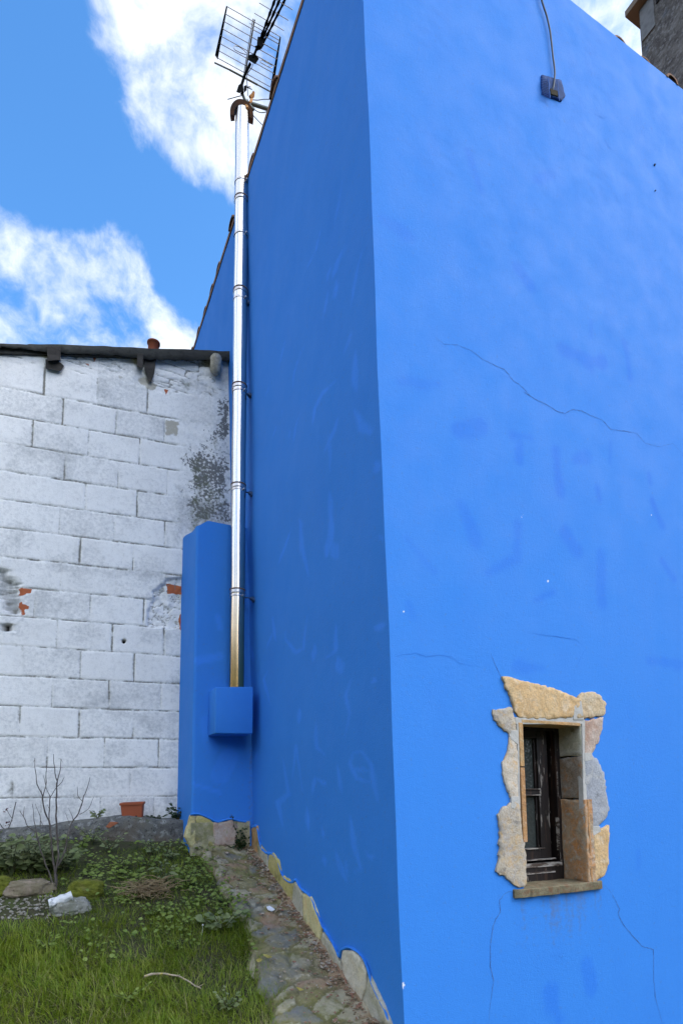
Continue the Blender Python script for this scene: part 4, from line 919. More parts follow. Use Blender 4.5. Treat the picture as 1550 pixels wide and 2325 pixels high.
# roof slab and its dark edge board with a ragged underside
b = MB()
a0 = [(s_r-.02, .02), (4.3, .02), (4.3, -3.1), (s_r-.02, -3.1)]
b.hexa([np.array([*wp(s, 0, o_)[:2], float(roof_top(np.array(s)))-.055]) for s, o_ in a0], [np.array([*wp(s, 0, o_)[:2], float(roof_top(np.array(s)))-.006]) for s, o_ in a0])
b.build('roof', m_fascia, shed)
bot_px = [(0, 789), (25, 794), (58, 795), (97, 802), (147, 806), (195, 806), (217, 809), (270, 810), (310, 817), (356, 820), (410, 822), (472, 822), (522, 824)]
bt = sorted([(sof(on_block(*p, FO)), on_block(*p, FO)[2]) for p in bot_px]); bs_, bz_ = np.array([a for a, _ in bt]), np.array([c for _, c in bt])
fs = np.arange(s_r-.03, 4.3, .012)
P = np.zeros((len(fs), 7, 3))
for i, s in enumerate(fs):
    zt_ = float(roof_top(np.array(s))); zb_ = float(np.interp(s, bs_, bz_)) if s < bs_[-1] else zt_-.05
    zb_ += .012+.012*(mnoise.noise(Vector((s*22, 0, 3)))+.6*mnoise.noise(Vector((s*60, 1, 3)))); zt_ += .003*mnoise.noise(Vector((s*12, 5, 1)))
    f = .008*mnoise.noise(Vector((s*6, 2, 2)))
    for k, (o_, z_) in enumerate(((.0, zt_), (FO-.002+f, zt_-.001), (FO+f, zt_-.004), (FO+f, zt_*.5+zb_*.5), (FO+f, zb_+.002), (FO-.004, zb_+.001), (-.0, zb_+.035))): P[i, k] = wp(s, z_, o_)
sheet('roof_edge', P, m_fascia, shed, smooth=False)
# sawn rafter ends in their ragged pockets
for qs in ([[(275, 118), (358, 120), (358, 200), (280, 205)], [(268, 195), (330, 190), (378, 235), (355, 268), (270, 250)]], [[(806, 160), (842, 162), (840, 252), (803, 240)], [(846, 190), (918, 195), (905, 280), (888, 330), (872, 328), (850, 262)]]):
    b = MB()
    for i, q in enumerate(qs): b.hexa([on_block(*D2(*p), -.02) for p in q], [on_block(*D2(*p), .055-.03*i) for p in q])
    b.build('rafter_end', m_oldwood, shed, .004)
# lump of cement over a pipe end, under the eave
b = MB(); c0, c1 = on_block(491, 812, .06), on_block(490, 842, .05)
b.tube([c0+np.array([0, 0, .028]), c0+np.array([0, 0, .012]), c0, (c0+c1)/2, c1, c1-np.array([0, 0, .02]), c1-np.array([0, 0, .03])], [.012, .034, .043, .045, .042, .030, .01], 16)
for v in b.bm.verts: v.co += Vector((1, 1, 1))*.008*mnoise.noise(v.co*30)
b.build('cement_lump', M('weathered_cement', (.42, .375, .29), .95, layers=[('n', 30., .42, .62, (.24, .22, .18), .9), ('n', 70., .55, .66, (.55, .5, .42), .6)], bump=[(40., .8, .012)]), shed)
# clay vent pipe poking over the roof
b = MB(); c = on_block(349, 786, -.14); zc_ = on_block(349, 779, -.14)[2]
ring = []
b.tube([(c[0], c[1], c[2]-.10), (c[0], c[1], zc_-.012), (c[0], c[1], zc_-.010), (c[0], c[1], zc_+.002)], [.042, .042, .05, .05], 20)
o = b.build('roof_vent_pipe', m_terra, shed)

# ================================================================== STAINLESS FLUE
FX, FY, FR = -.157, 1.757, .0485
flue = empty('flue_pipe', (FX, FY, EYE+.68), 'polished stainless steel flue rising from a blue block up past the eave', 'flue')
def zf(py_): return float(on_y(540, py_, FY-FR)[2])
jz = [zf(p) for p in (1335, 1094, 865, 645, 434)]
z0, z1 = EYE+.676, zf(232)
lv = [z0]+jz+[z1]
for i, (a, c) in enumerate(zip(lv, lv[1:])):
    b = MB()
    n = 6; b.tube([(FX+.001*math.sin(k*1.3+i), FY, a+(c-a)*k/n) for k in range(n+1)], FR*(1+.012*(i % 2)), 40, cap=True)
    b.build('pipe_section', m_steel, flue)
for i, z in enumerate(jz):
    b = MB(); b.tube([(FX, FY, z-.004), (FX, FY, z+.004)], FR+.0045, 36); b.build('rubber_seal', m_rustring, flue)
    b = MB(); b.tube([(FX, FY, z-.030), (FX, FY, z-.026), (FX, FY, z-.022)], [FR+.002, FR+.006, FR+.002], 36); b.tube([(FX, FY, z-.022), (FX, FY, z-.004)], FR+.0022, 36); b.build('collar', m_ring, flue)
bzs = [zf(p) for p in (1350, 1107, 880, 668, 520, 398)]
for i, z in enumerate(bzs):
    b = MB(); b.tube([(FX, FY, z-.006), (FX, FY, z+.006)], FR+.0035, 32); wx = lean(z)
    b.tube([(FX+.02, FY-FR-.008, z), (FX+.035, FY-FR-.004, z+.001)], .005, 8)
    b.build('clamp_band', m_ring, flue)
    b = MB(); b.tube([(FX+FR-.004, FY-.01, z), (wx-.022, FY-.015, z)], .0045, 8); b.tube([(wx-.026, FY-.015, z), (wx-.012, FY-.015, z-.004), (wx+.004, FY-.015, z-.012)], [.009, .016, .020], 10); b.tube([(wx-.014, FY-.015, z-.005), (wx-.014, FY-.02, z-.030)], .003, 6)
    b.build('wall_bracket', m_bracket, flue)
# rusted arched cover over the mouth
b = MB(); cc = Vector(tuple(on_y(549, 262, FY))); ax = Vector((.25, .80, .35)).normalized(); sd_ = ax.cross(Vector((0, 0, 1))).normalized(); u_ = sd_.cross(ax)
rings = []
for t, r in ((-.02, .085), (.015, .086), (.05, .083)):
    for rr in (r, r-.030): rings.append([b.bm.verts.new(cc+ax*t+sd_*(rr*math.cos(a))+u_*(rr*math.sin(a))) for a in np.linspace(-.22, math.pi+.22, 25)])
for i in range(24):
    for A, B in ((0, 2), (2, 4)): b.bm.faces.new([rings[A][i], rings[A][i+1], rings[B][i+1], rings[B][i]]); b.bm.faces.new([rings[A+1][i+1], rings[A+1][i], rings[B+1][i], rings[B+1][i+1]])
    b.bm.faces.new([rings[0][i], rings[1][i], rings[1][i+1], rings[0][i+1]]); b.bm.faces.new([rings[4][i+1], rings[5][i+1], rings[5][i], rings[4][i]])
for e in (0, 24):
    for A in (0, 2): b.bm.faces.new([rings[A][e], rings[A+2][e], rings[A+3][e], rings[A+1][e]])
b.build('rain_cover', m_rust, flue)
b = MB()
for (x0_, y0_, x1_, y1_, r) in [(568, 222, 577, 209, .013), (556, 238, 562, 246, .012), (571, 226, 566, 232, .010)]:
    a, c = on_y(x0_, y0_, FY-.03), on_y(x1_, y1_, FY-.05); b.tube([a, (a+c)/2+np.array([.004, 0, 0]), c], [r, r*1.1, r*.6], 10)
for v in b.bm.verts: v.co += Vector((1, 1, 1))*.005*mnoise.noise(v.co*50)
b.build('sealant_lump', m_orange, flue)

# ================================================================== TV AERIAL
aer = empty('television_aerial', on_y(600, 244, FY+.02), 'black and grey television aerial with a wire reflector grid on a bracket under the eave', 'aerial')
K1 = lambda x, y: (430+x/5.167, y/5.167)
def kp(x, y, yy): return Vector(tuple(on_y(*K1(x, y), yy)))
YA = FY+.03
b = MB(); b.tube([kp(985, 1300, 1.62+.11), kp(720, 1215, YA)], .013, 10); b.tube([kp(975, 1310, 1.74), kp(1000, 1285, 1.73)], .024, 10); b.build('bracket_arm', m_galv, aer)
b = MB(); b.tube([kp(760, 1290, YA), kp(700, 1230, YA), kp(650, 1170, YA), kp(625, 1110, YA), kp(620, 1060, YA)], .0105, 10); b.build('mast', m_galv, aer)
b = MB()
for q, d in (([(575, 1000), (625, 960), (640, 1060), (590, 1095), (550, 1080)], .03), ([(640, 1010), (672, 995), (672, 1060), (640, 1090)], .03)): b.hexa([kp(*p, YA+.01) for p in q], [kp(*p, YA-.03) for p in q])
b.tube([kp(640, 1010, YA-.02), kp(735, 1050, YA-.03)], .003, 6); b.tube([kp(650, 1020, YA-.02), kp(720, 1020, YA-.03)], .003, 6); b.tube([kp(600, 1100, YA-.0), kp(640, 1115, YA)], .006, 6)
b.build('mast_clamp', m_black, aer, .002)
YB = YA-.02
b = MB(); b.tube([kp(600, 1040, YA), kp(650, 880, YB-.02), kp(715, 745, YB-.06)], .0105, 8); b.tube([kp(745, 680, YB-.08), kp(790, 570, YB-.11)], .0085, 8); b.build('boom', m_black, aer)
b = MB(); b.hexa([kp(*p, YB-.02) for p in [(700, 645), (770, 625), (818, 690), (770, 755), (690, 705)]], [kp(*p, YB-.085) for p in [(705, 640), (775, 650), (818, 690), (775, 752), (695, 700)]]); b.build('junction_box', m_black, aer, .004)
# three parallel director booms running out over the viewer
tips = [kp(1025, -60, YB-.38), kp(1085, -60, YB-.38), kp(1150, -60, YB-.38)]
bases = [kp(800, 545, YB-.11), kp(812, 555, YB-.11), kp(838, 562, YB-.11)]
for a, c in zip(bases, tips):
    d = (c-a)*2.6
    b = MB(); L_ = d.length; nn = 40; b.tube([a+d*(k/nn) for k in range(nn+1)], [.0105 if k % 3 == 1 else .0072 for k in range(nn+1)], 8); b.build('director_boom', m_black, aer)
b = MB(); b.hexa([kp(*p, YB-.085) for p in [(765, 540), (830, 520), (855, 570), (790, 600)]], [kp(*p, YB-.125) for p in [(765, 540), (830, 520), (855, 570), (790, 600)]]); b.hexa([kp(*p, YB-.13) for p in [(800, 430), (850, 430), (850, 545), (790, 520)]], [kp(*p, YB-.16) for p in [(810, 430), (890, 450), (850, 560), (800, 520)]]); b.build('boom_bridge', m_black, aer, .003)
b = MB()
for k in range(12):
    t = .03+k*.075; cpos = bases[1]+(tips[1]-bases[1])*2.6*t; L = .115-.02*(k/12)
    for off, sg in ((Vector((0, 0, .012)), 1),): b.tube([cpos+off-Vector((L, .0, 0)), cpos+off+Vector((L, .0, 0))], .0026, 6)
b.build('director', m_alu, aer)
# reflector grid
fl, fr_, nl, nr = kp(318, 672, YB+.0), kp(968, 1030, YB+.0), kp(440, 75, YB-.20), kp(1068, 432, YB-.20)
b = MB()
for k in range(8):
    t = k/7; b.tube([fl+(nl-fl)*t, fr_+(nr-fr_)*t], .0027, 6)
b.build('reflector_rod', m_alu, aer)
for a, c in ((fl, nl), (fr_, nr)):
    b = MB(); w0, w1 = Vector((.0105, 0, -.012)), Vector((.004, 0, -.004)); t_ = Vector((0, .004, .004))
    b.hexa([a-w0, a+w0, a+w0+t_, a-w0+t_], [c-w1, c+w1, c+w1+t_, c-w1+t_]); b.build('reflector_side', m_black, aer)
b = MB(); a, c = kp(765, 230, YB-.20), kp(655, 860, YB); b.tube([a, c], .006, 8); b.tube([a+Vector((-.012, 0, 0)), c+Vector((-.010, 0, 0))], .003, 6); b.build('reflector_spine', m_alu, aer)
for q in ([(665, 640), (600, 620), (535, 585), (520, 560), (530, 535), (580, 545), (640, 590), (665, 620)], [(830, 715), (850, 700), (900, 730), (970, 765), (975, 790), (950, 795), (890, 765), (830, 730)]):
    b = MB(); b.tube([kp(*p, YB-.05) for p in q], .0028, 6); b.build('dipole_loop', m_alu, aer)
b = MB(); b.tube([kp(295, 735, YA), kp(470, 818, YA)], .0050, 8); b.tube([kp(470, 818, YA), kp(800, 995, YA)], .0062, 8); b.tube([kp(800, 995, YA), kp(985, 1095, YA), kp(1110, 1170, YA-.02)], .0045, 8); b.tube([kp(1095, 1160, YA-.02), kp(1118, 1174, YA-.02)], .007, 8); b.build('rear_element', m_galv, aer)
for q in ([(745, 750), (730, 800), (690, 850), (672, 920), (680, 1000), (685, 1120)], [(620, 1120), (560, 1135), (450, 1165)], [(740, 1170), (800, 1175), (870, 1165), (960, 1165)], [(680, 1160), (700, 1210), (740, 1270), (770, 1290)], [(770, 1290), (820, 1318), (880, 1320), (915, 1305)], [(670, 1250), (720, 1320), (800, 1410), (870, 1480), (900, 1515), (930, 1500), (945, 1400), (955, 1340)], [(1110, 740), (1080, 800), (1070, 890), (1020, 1000)]):
    b = MB(); b.tube([kp(p[0], p[1], YA-.012) for p in resample([(x, y) for x, y in q], 30)], .0028, 6); b.build('lead', m_cable, aer)

# ================================================================== CABLE TO THE VENT
q = [C7(*p) for p in [(270, -160), (288, -80), (305, 0), (330, 80), (350, 140), (366, 210), (380, 280), (392, 380), (405, 500), (415, 570), (420, 620), (420, 670), (415, 720), (408, 770), (395, 805)]]
top = on_right(*q[0], .03)
b = MB(); pts = [on_right(*p, .014) for p in resample(q, 6)]; pts[-1][1] += .02
b.tube([np.array([top[0]-.03, -.04, EAVE+.02]), top]+pts, .0048, 8)
tag(b.build('electric_cable', m_cable, None), 'thin grey cable hanging from the eave into the small screened vent', 'cable')

# ================================================================== LOW CONCRETE KERB UNDER THE BLOCK WALL
kx = [(-120, 1897), (-40, 1890), (0, 1886), (45, 1882), (106, 1877), (134, 1870), (200, 1863), (266, 1855), (293, 1854), (330, 1857), (356, 1860), (395, 1862), (422, 1863)]
KO = .235
kt = sorted((sof(on_block(*p, KO)), on_block(*p, KO)[2]) for p in kx); k_s, k_z = np.array([a for a, _ in kt]), np.array([c for _, c in kt])
us = np.arange(k_s[0]-.02, 3.2, .010)
prof = [(KO+.01, -1.0), (KO+.008, -.6), (KO+.004, -.3)]+[(KO, -.25+.03*i) for i in range(8)]+[(KO-.008, -.012), (KO-.022, -.002)]+[(KO-.03-.02*i, .002) for i in range(10)]+[(.0, .003)]
P = np.zeros((len(us), len(prof), 3)); ms = np.zeros((len(us), len(prof)))
for i, s in enumerate(us):
    zt_ = float(np.interp(s, k_s, k_z))
    for k, (o_, z_) in enumerate(prof):
        nn = mnoise.noise(Vector((s*9, z_*9+o_*5, 4)))*.011+mnoise.noise(Vector((s*28, z_*28+o_*20, 7)))*.007
        P[i, k] = wp(s, zt_+z_+(nn*.6 if k > 10 else 0), o_+nn)
        ms[i, k] = (.55*sstep(.06, .0, abs(z_+.0)) if k < 14 else .42)*sstep(-.1, .5, mnoise.noise(Vector((s*4, k*.2, 1)))+.25)
kerb = sheet('low_kerb_wall', P, m_conc, None, {'moss': ms}, smooth=True, flip=True)
tag(kerb, 'low mossy grey concrete kerb wall at the foot of the white block wall', 'wall')
b = MB(); q = [(240, 1878), (250, 1866), (262, 1866), (270, 1868), (258, 1875), (250, 1880)]
b.hexa([on_block(*p, KO-.01) for p in q], [on_block(*p, KO+.012) for p in q]); tag(b.build('broken_brick', m_brickbit, None, .003), 'small orange brick fragment stuck in the grey kerb', 'brick')

# ================================================================== CLAY COLOURED PLANTER
pc = on_block(302, 1857, .13)
pot = empty('flower_pot', pc, 'empty rectangular terracotta coloured plastic planter on the kerb against the white wall', 'planter')
def rect(w, d, z, cx_=0., r=.012, n=4):
    out = []
    for sx, sy, a0 in ((1, 1, 0), (-1, 1, 90), (-1, -1, 180), (1, -1, 270)):
        for k in range(n+1):
            a = math.radians(a0+90*k/n); out.append((sx*(w/2-r)+r*math.cos(a), sy*(d/2-r)+r*math.sin(a), z))
    return out
bm = bmesh.new(); ang = math.radians(-16); R_ = Matrix.Rotation(ang, 4, 'Z') @ Matrix.Rotation(math.radians(3.5), 4, 'X') @ Matrix.Rotation(math.radians(-2), 4, 'Y') @ Matrix.Diagonal((.84, .9, .97, 1))
loops = [rect(.150, .075, -.012), rect(.172, .088, .088), rect(.173, .089, .092), rect(.186, .102, .093), rect(.188, .104, .106), rect(.184, .100, .108), rect(.168, .084, .107), rect(.166, .083, .09), rect(.145, .07, .0)]
vs = [[bm.verts.new((R_ @ Vector(p))+Vector(tuple(pc))) for p in L] for L in loops]
n = len(vs[0])
for A, B in zip(vs, vs[1:]):
    for i in range(n): bm.faces.new([A[i], A[(i+1) % n], B[(i+1) % n], B[i]])
bm.faces.new(vs[0][::-1]); bm.faces.new(vs[-1])
bmesh.ops.recalc_face_normals(bm, faces=bm.faces); me = bpy.data.meshes.new('pot_body'); bm.to_mesh(me); bm.free()
link('pot_body', me, m_terra, pot)
b = MB(); q0 = R_ @ Vector((.035, -.0465, .012)); b.tube([Vector(tuple(pc))+q0, Vector(tuple(pc))+q0+Vector((0, .006, 0))], .007, 10); b.build('drain_hole', m_dark, pot)

# ================================================================== GARDEN
def gp(x, y): return Vector(tuple(on_ground(x, y)))
def gh(x, y): return float(ground_h(np.array(x), np.array(y)))
def lawn_ok(x, y):
    ok = (x < edge_x(y)+.06+.12*(fbm(x*9, y*9, 51, 3)-.45)) & ((x*WN[0]+y*WN[1]) < WO-KO-.01)
    return ok
bare = [(gp(30, 2062), .13), (gp(85, 2066), .09)]
def blades(n, x0, x1, y0, y1, L0, L1, w, seed, lean_=.9, dens=None):
    r = np.random.default_rng(seed)
    x = r.uniform(x0, x1, n); y = r.uniform(y0, y1, n); ok = lawn_ok(x, y)
    d = fbm(x*3.2, y*3.2, 52, 4)
    ok &= r.random(n) < ((sstep(.3, .6, d)*.85+.15)*(1-.45*sstep(.95, 1.4, y)) if dens is None else dens(x, y, d))
    for c, rad in bare: ok &= (np.hypot(x-c.x, (y-c.y)*.8) > rad*r.uniform(.6, 1.1, n))
    x, y, d = x[ok], y[ok], d[ok]; n = len(x); z = ground_h(x, y)-.004
    L = r.uniform(L0, L1, n)*(.65+.7*d)*(1-.5*sstep(.9, 1.35, y)); a = r.uniform(0, 2*np.pi, n)
    sw = fbm(x*5, y*5, 53, 2)*7; a = np.where(r.random(n) < .55, sw+r.normal(0, .7, n), a)
    b_ = np.abs(r.normal(.75, .38, n))*lean_+.08
    ww_ = w*r.uniform(.6, 1.3, n); ca, sa = np.cos(a), np.sin(a)
    tw = a+np.pi/2+r.normal(0, .5, n); cw, sw_ = np.cos(tw), np.sin(tw)
    co = np.zeros((n, 7, 3)); h = np.zeros(n); f = np.zeros(n)
    for k, (t, wk) in enumerate(((0, 1.), (.4, .9), (.75, .6), (1., 0))):
        ang_ = b_*(.25+1.5*t)
        if k: h = h+L*(t-tp)*np.cos(ang_); f = f+L*(t-tp)*np.sin(ang_)
        tp = t
        px_, py_, pz_ = x+ca*f, y+sa*f, z+h
        if k < 3:
            co[:, 2*k] = np.stack([px_-cw*ww_*wk/2, py_-sw_*ww_*wk/2, pz_], -1); co[:, 2*k+1] = np.stack([px_+cw*ww_*wk/2, py_+sw_*ww_*wk/2, pz_], -1)
        else: co[:, 6] = np.stack([px_, py_, pz_], -1)
    base = (np.arange(n)*7)[:, None]
    fc = np.concatenate([base+np.array([[0, 1, 3, 2]]), base+np.array([[2, 3, 5, 4]]), base+np.array([[4, 5, 6]])], 1).ravel()
    return co.reshape(-1, 3), fc, np.tile([4, 4, 3], n)
def stuff(name, parts, mat, label=None, cat=None):
    co = []; fc = []; sz = []; o_ = 0
    for c, f, s in parts: co.append(c); fc.append(f+o_); sz.append(s); o_ += len(c)
    me = raw_mesh(name, np.concatenate(co), np.concatenate(fc), np.concatenate(sz)); o = link(name, me, mat, None, True)
    return tag(o, label, cat, kind='stuff')
stuff('grass', [blades(92000, -2.0, .1, -.15, 1.98, .035, .095, .0030, 1), blades(26000, -2.2, .1, -1.6, -.1, .04, .11, .0036, 2), blades(16000, -3.4, -1.9, -1.2, 2.0, .05, .11, .004, 3)], m_grass, 'uneven green grass of the small sloping garden', 'grass')
stuff('straw_grass', [blades(17000, -2.0, .1, -.15, 1.7, .04, .11, .0026, 4, 1.35, lambda x, y, d: .15+.85*sstep(1.1, .3, y)*sstep(.3, .6, fbm(x*4, y*4, 57, 3))), blades(3000, -2.2, .1, -1.6, -.1, .05, .12, .003, 5, 1.3)], m_straw, 'bleached straw coloured grass blades among the green', 'grass')

LEAF = np.array([(0, 0, 0), (.20, -.33, .05), (.20, .33, .05), (.58, -.29, .05), (.58, .29, .05), (1, 0, -.10), (.30, 0, -.02), (.65, 0, -.03)])
LFC = np.concatenate([[0, 1, 6], [0, 6, 2], [1, 3, 7, 6], [6, 7, 4, 2], [3, 5, 7], [7, 5, 4]]); LSZ = [3, 3, 4, 4, 3, 3]
def leaves(pos, dirs, size, width, r):
    """pos,dirs: (n,3); heart shaped leaves pointing along dirs, face up"""
    n = len(pos); d = dirs/np.linalg.norm(dirs, axis=1, keepdims=True)
    up_ = np.array([-.1, -.55, .85])+r.normal(0, .35, (n, 3)); s = np.cross(up_, d); s /= np.linalg.norm(s, axis=1, keepdims=True)+1e-9; u = np.cross(d, s)
    L = size[:, None, None]
    co = pos[:, None, :]+L*(LEAF[None, :, 0:1]*d[:, None, :]+LEAF[None, :, 1:2]*width*s[:, None, :]+LEAF[None, :, 2:3]*u[:, None, :])
    fc = ((np.arange(n)*8)[:, None]+LFC[None, :]).ravel()
    return co.reshape(-1, 3), fc, np.tile(LSZ, n)
# creeping leafy ground cover in the shade of the wall
r = np.random.default_rng(21)
n = 8500; x = r.uniform(-1.9, .0, n); y = r.uniform(.5, 2.0, n)
d = fbm(x*4.5, y*4.5, 58, 4); ok = lawn_ok(x, y) & (r.random(n) < sstep(.48, .70, d)*sstep(.55, 1.35, y+.25*(x+1)))
for c, rad in bare: ok &= np.hypot(x-c.x, y-c.y) > rad*.8
x, y = x[ok], y[ok]; n = len(x); a = r.uniform(0, 6.28, n)
stuff('ground_cover', [leaves(np.stack([x, y, ground_h(x, y)+r.uniform(.01, .06, n)], -1), np.stack([np.cos(a), np.sin(a), r.uniform(-.1, .5, n)], -1), r.uniform(.011, .028, n), 1.05, r)], m_clover, 'low creeping leafy weeds mixed into the grass', 'weeds')

def weed(name, loc, h, spread, ns, nl, size, label, cat, group, mat, seed, width=1., stem_mat=None, lift=.35, parts=True):
    root = empty(name, loc, label, cat, group); r = np.random.default_rng(seed); loc = np.array(loc)
    sb = MB(); pos = []; dr = []; sz = []
    for k in range(ns):
        a = 6.283*k/ns+r.uniform(-.5, .5); out = spread*r.uniform(.35, 1.); hh = h*r.uniform(.55, 1.)
        P = [loc+np.array([math.cos(a)*out*t**1.3, math.sin(a)*out*t**1.3, hh*(t-.18*t*t)]) for t in np.linspace(0, 1, 6)]
        sb.tube(P, [.0028, .0025, .0022, .002, .0016, .001], 5)
        for j in range(nl):
            t = .25+.75*(j+.5)/nl; i = min(4, int(t*5)); p = P[i]+(P[i+1]-P[i])*(t*5-i); aa = a+(1.3 if j % 2 else -1.3)*(1-.7*t)+r.uniform(-.4, .4)
            pos.append(p); dr.append((math.cos(aa), math.sin(aa), lift*r.uniform(-.6, 1.2))); sz.append(size*r.uniform(.6, 1.15)*(1.1-.35*t))
        pos.append(P[-1]); dr.append((math.cos(a), math.sin(a), lift)); sz.append(size*.7)
    sb.build('stem', stem_mat or m_stem, root)
    c, f, s = leaves(np.array(pos), np.array(dr), np.array(sz), width, r)
    me = raw_mesh('leaf', c, f, s); link('foliage', me, mat, root, True)
    return root
K4 = lambda x, y: (x/2.385, 1680+y/2.385)
def kerb_top(px_, py_, o_=.12): q = on_block(px_, py_, o_); return q
weed('nettle', kerb_top(222, 1862, .14), .085, .055, 5, 5, .034, 'small leafy nettle left of the terracotta planter', 'weed', 'weeds along the kerb', m_leaf, 31)
weed('nettle', kerb_top(356, 1862, .14), .05, .075, 6, 4, .036, 'low spreading nettle just right of the terracotta planter', 'weed', 'weeds along the kerb', m_dkleaf, 32)
weed('nettle', kerb_top(404, 1866, .12), .15, .075, 9, 6, .042, 'bushy dark nettle against the edge of the blue buttress', 'weed', 'weeds along the kerb', m_dkleaf, 33)
plants = [  # base pixel, height, spread, stems, leaves, size, label, material, width
    (440, 615, .13, .09, 7, 5, .036, 'yellowish leafy weed below the kerb, right of the bare shrub', m_clover, 1.), (500, 570, .10, .08, 6, 5, .036, 'dull green weed under the middle of the kerb', m_leaf, 1.), (590, 620, .12, .09, 7, 4, .042, 'tall broad leaved weed below the planter', m_leaf, .7),
    (655, 715, .09, .08, 6, 4, .040, 'pale serrated weed above the bright rosette', m_clover, 1.), (700, 765, .05, .085, 8, 2, .060, 'bright green rosette weed with long pointed leaves', m_clover, .55), (820, 640, .12, .08, 6, 4, .042, 'mid green weed in the shade before the buttress', m_leaf, 1.),
    (800, 700, .08, .07, 6, 4, .034, 'small yellow green weed left of the dock', m_clover, 1.), (890, 790, .12, .07, 6, 3, .062, 'upright dock with long leaves beside the dry clump', m_leaf, .5), (1010, 800, .09, .07, 6, 4, .042, 'round leaved weed near the top of the path', m_clover, 1.1),
    (930, 660, .10, .08, 6, 4, .038, 'leafy weed close to the orange buttress stones', m_leaf, .9), (1220, 900, .05, .07, 6, 4, .034, 'thin sprig growing over the path edge', m_clover, 1.), (1200, 1050, .10, .13, 9, 4, .055, 'large leaved weed spilling onto the path', m_leaf, 1.15),
    (820, 965, .05, .07, 7, 4, .030, 'low round leaved weed below the dry clump', m_clover, 1.1), (880, 955, .05, .06, 6, 4, .030, 'small weed right below the dry clump', m_clover, 1.), (255, 1165, .06, .045, 5, 3, .034, 'yellow green seedling in the open grass', m_clover, .8),
    (1235, 1470, .07, .06, 6, 4, .030, 'weed at the bottom edge of the lawn by the path', m_leaf, 1.), (700, 1440, .05, .07, 6, 4, .028, 'pale weed at the bottom of the lawn', m_clover, .9), (960, 1150, .05, .05, 5, 3, .026, 'little weed in the middle of the lawn', m_clover, .9)]
for i, (x, y, h, sp, ns, nl, sz, lb, mt, wd) in enumerate(plants):
    q = gp(*K4(x, y)); q.z = gh(q.x, q.y)+.0
    weed('weed', q, h+.035, sp*1.15, ns, nl, sz, lb, 'weed', 'leafy weeds in the lawn', mt, 60+i, wd)
# the dense leafy clump round the shrub
for i, (x, y, h, sp, lb) in enumerate([(60, 745, .24, .15, 'dense dull green leafy clump at the far left under the kerb'), (170, 740, .24, .15, 'dense leafy clump just left of the bare shrub'), (-60, 720, .22, .15, 'leafy clump cut by the left picture edge'), (250, 735, .17, .12, 'lower leafy clump behind the bare shrub stem'), (330, 720, .15, .11, 'sparse leafy clump right of the bare shrub stem')]):
    q = gp(*K4(x, y)); q.z = gh(q.x, q.y); weed('leafy_plant', q, h*1.15, sp, 15, 6, .056, lb, 'plant', 'leafy clumps round the bare shrub', m_leaf, 90+i, 1.15, lift=.1)
# trailing greenery at the foot of the buttress
for i, (x, y, h, sp, lb) in enumerate([(1080, 615, .035, .10, 'trailing greenery under the orange buttress stones'), (1180, 605, .035, .10, 'trailing greenery under the middle buttress stones'), (1270, 610, .05, .09, 'trailing greenery in the corner under the flue block')]):
    q = gp(*K4(x, y)); q.z = max(q.z, gh(q.x, q.y))+.02; weed('creeper', q, h, sp, 12, 6, .022, lb, 'creeper', 'trailing greenery along the buttress foot', m_dkleaf if i == 2 else m_leaf, 120+i, 1.)
iv = empty('ivy', on_y(*K4(1300, 600), COLY-.03), 'dark ivy climbing the corner between buttress and side wall', 'ivy')
r = np.random.default_rng(77); b = MB(); pos = []; dr = []; sz = []
for (x0, y0, x1, y1) in [(1300, 600, 1310, 480), (1300, 600, 1280, 540), (1310, 600, 1325, 520), (1305, 560, 1250, 405)]:
    P = [on_y(*K4(x0+(x1-x0)*t+4*math.sin(9*t), y0+(y1-y0)*t), COLY-.035) for t in np.linspace(0, 1, 7)]; b.tube(P, .0018, 5)
    for p in P:
        for k in range(5 if x1 > 1270 else 2): pos.append(p+r.normal(0, .012, 3)); dr.append((r.normal(0, 1), -abs(r.normal(.6, .4)), r.normal(.1, .6))); sz.append(r.uniform(.014, .026))
b.build('stem', m_stem, iv); c, f, s = leaves(np.array(pos), np.array(dr), np.array(sz), 1.1, r); link('foliage', raw_mesh('ivy_leaf', c, f, s), m_dkleaf, iv, True)

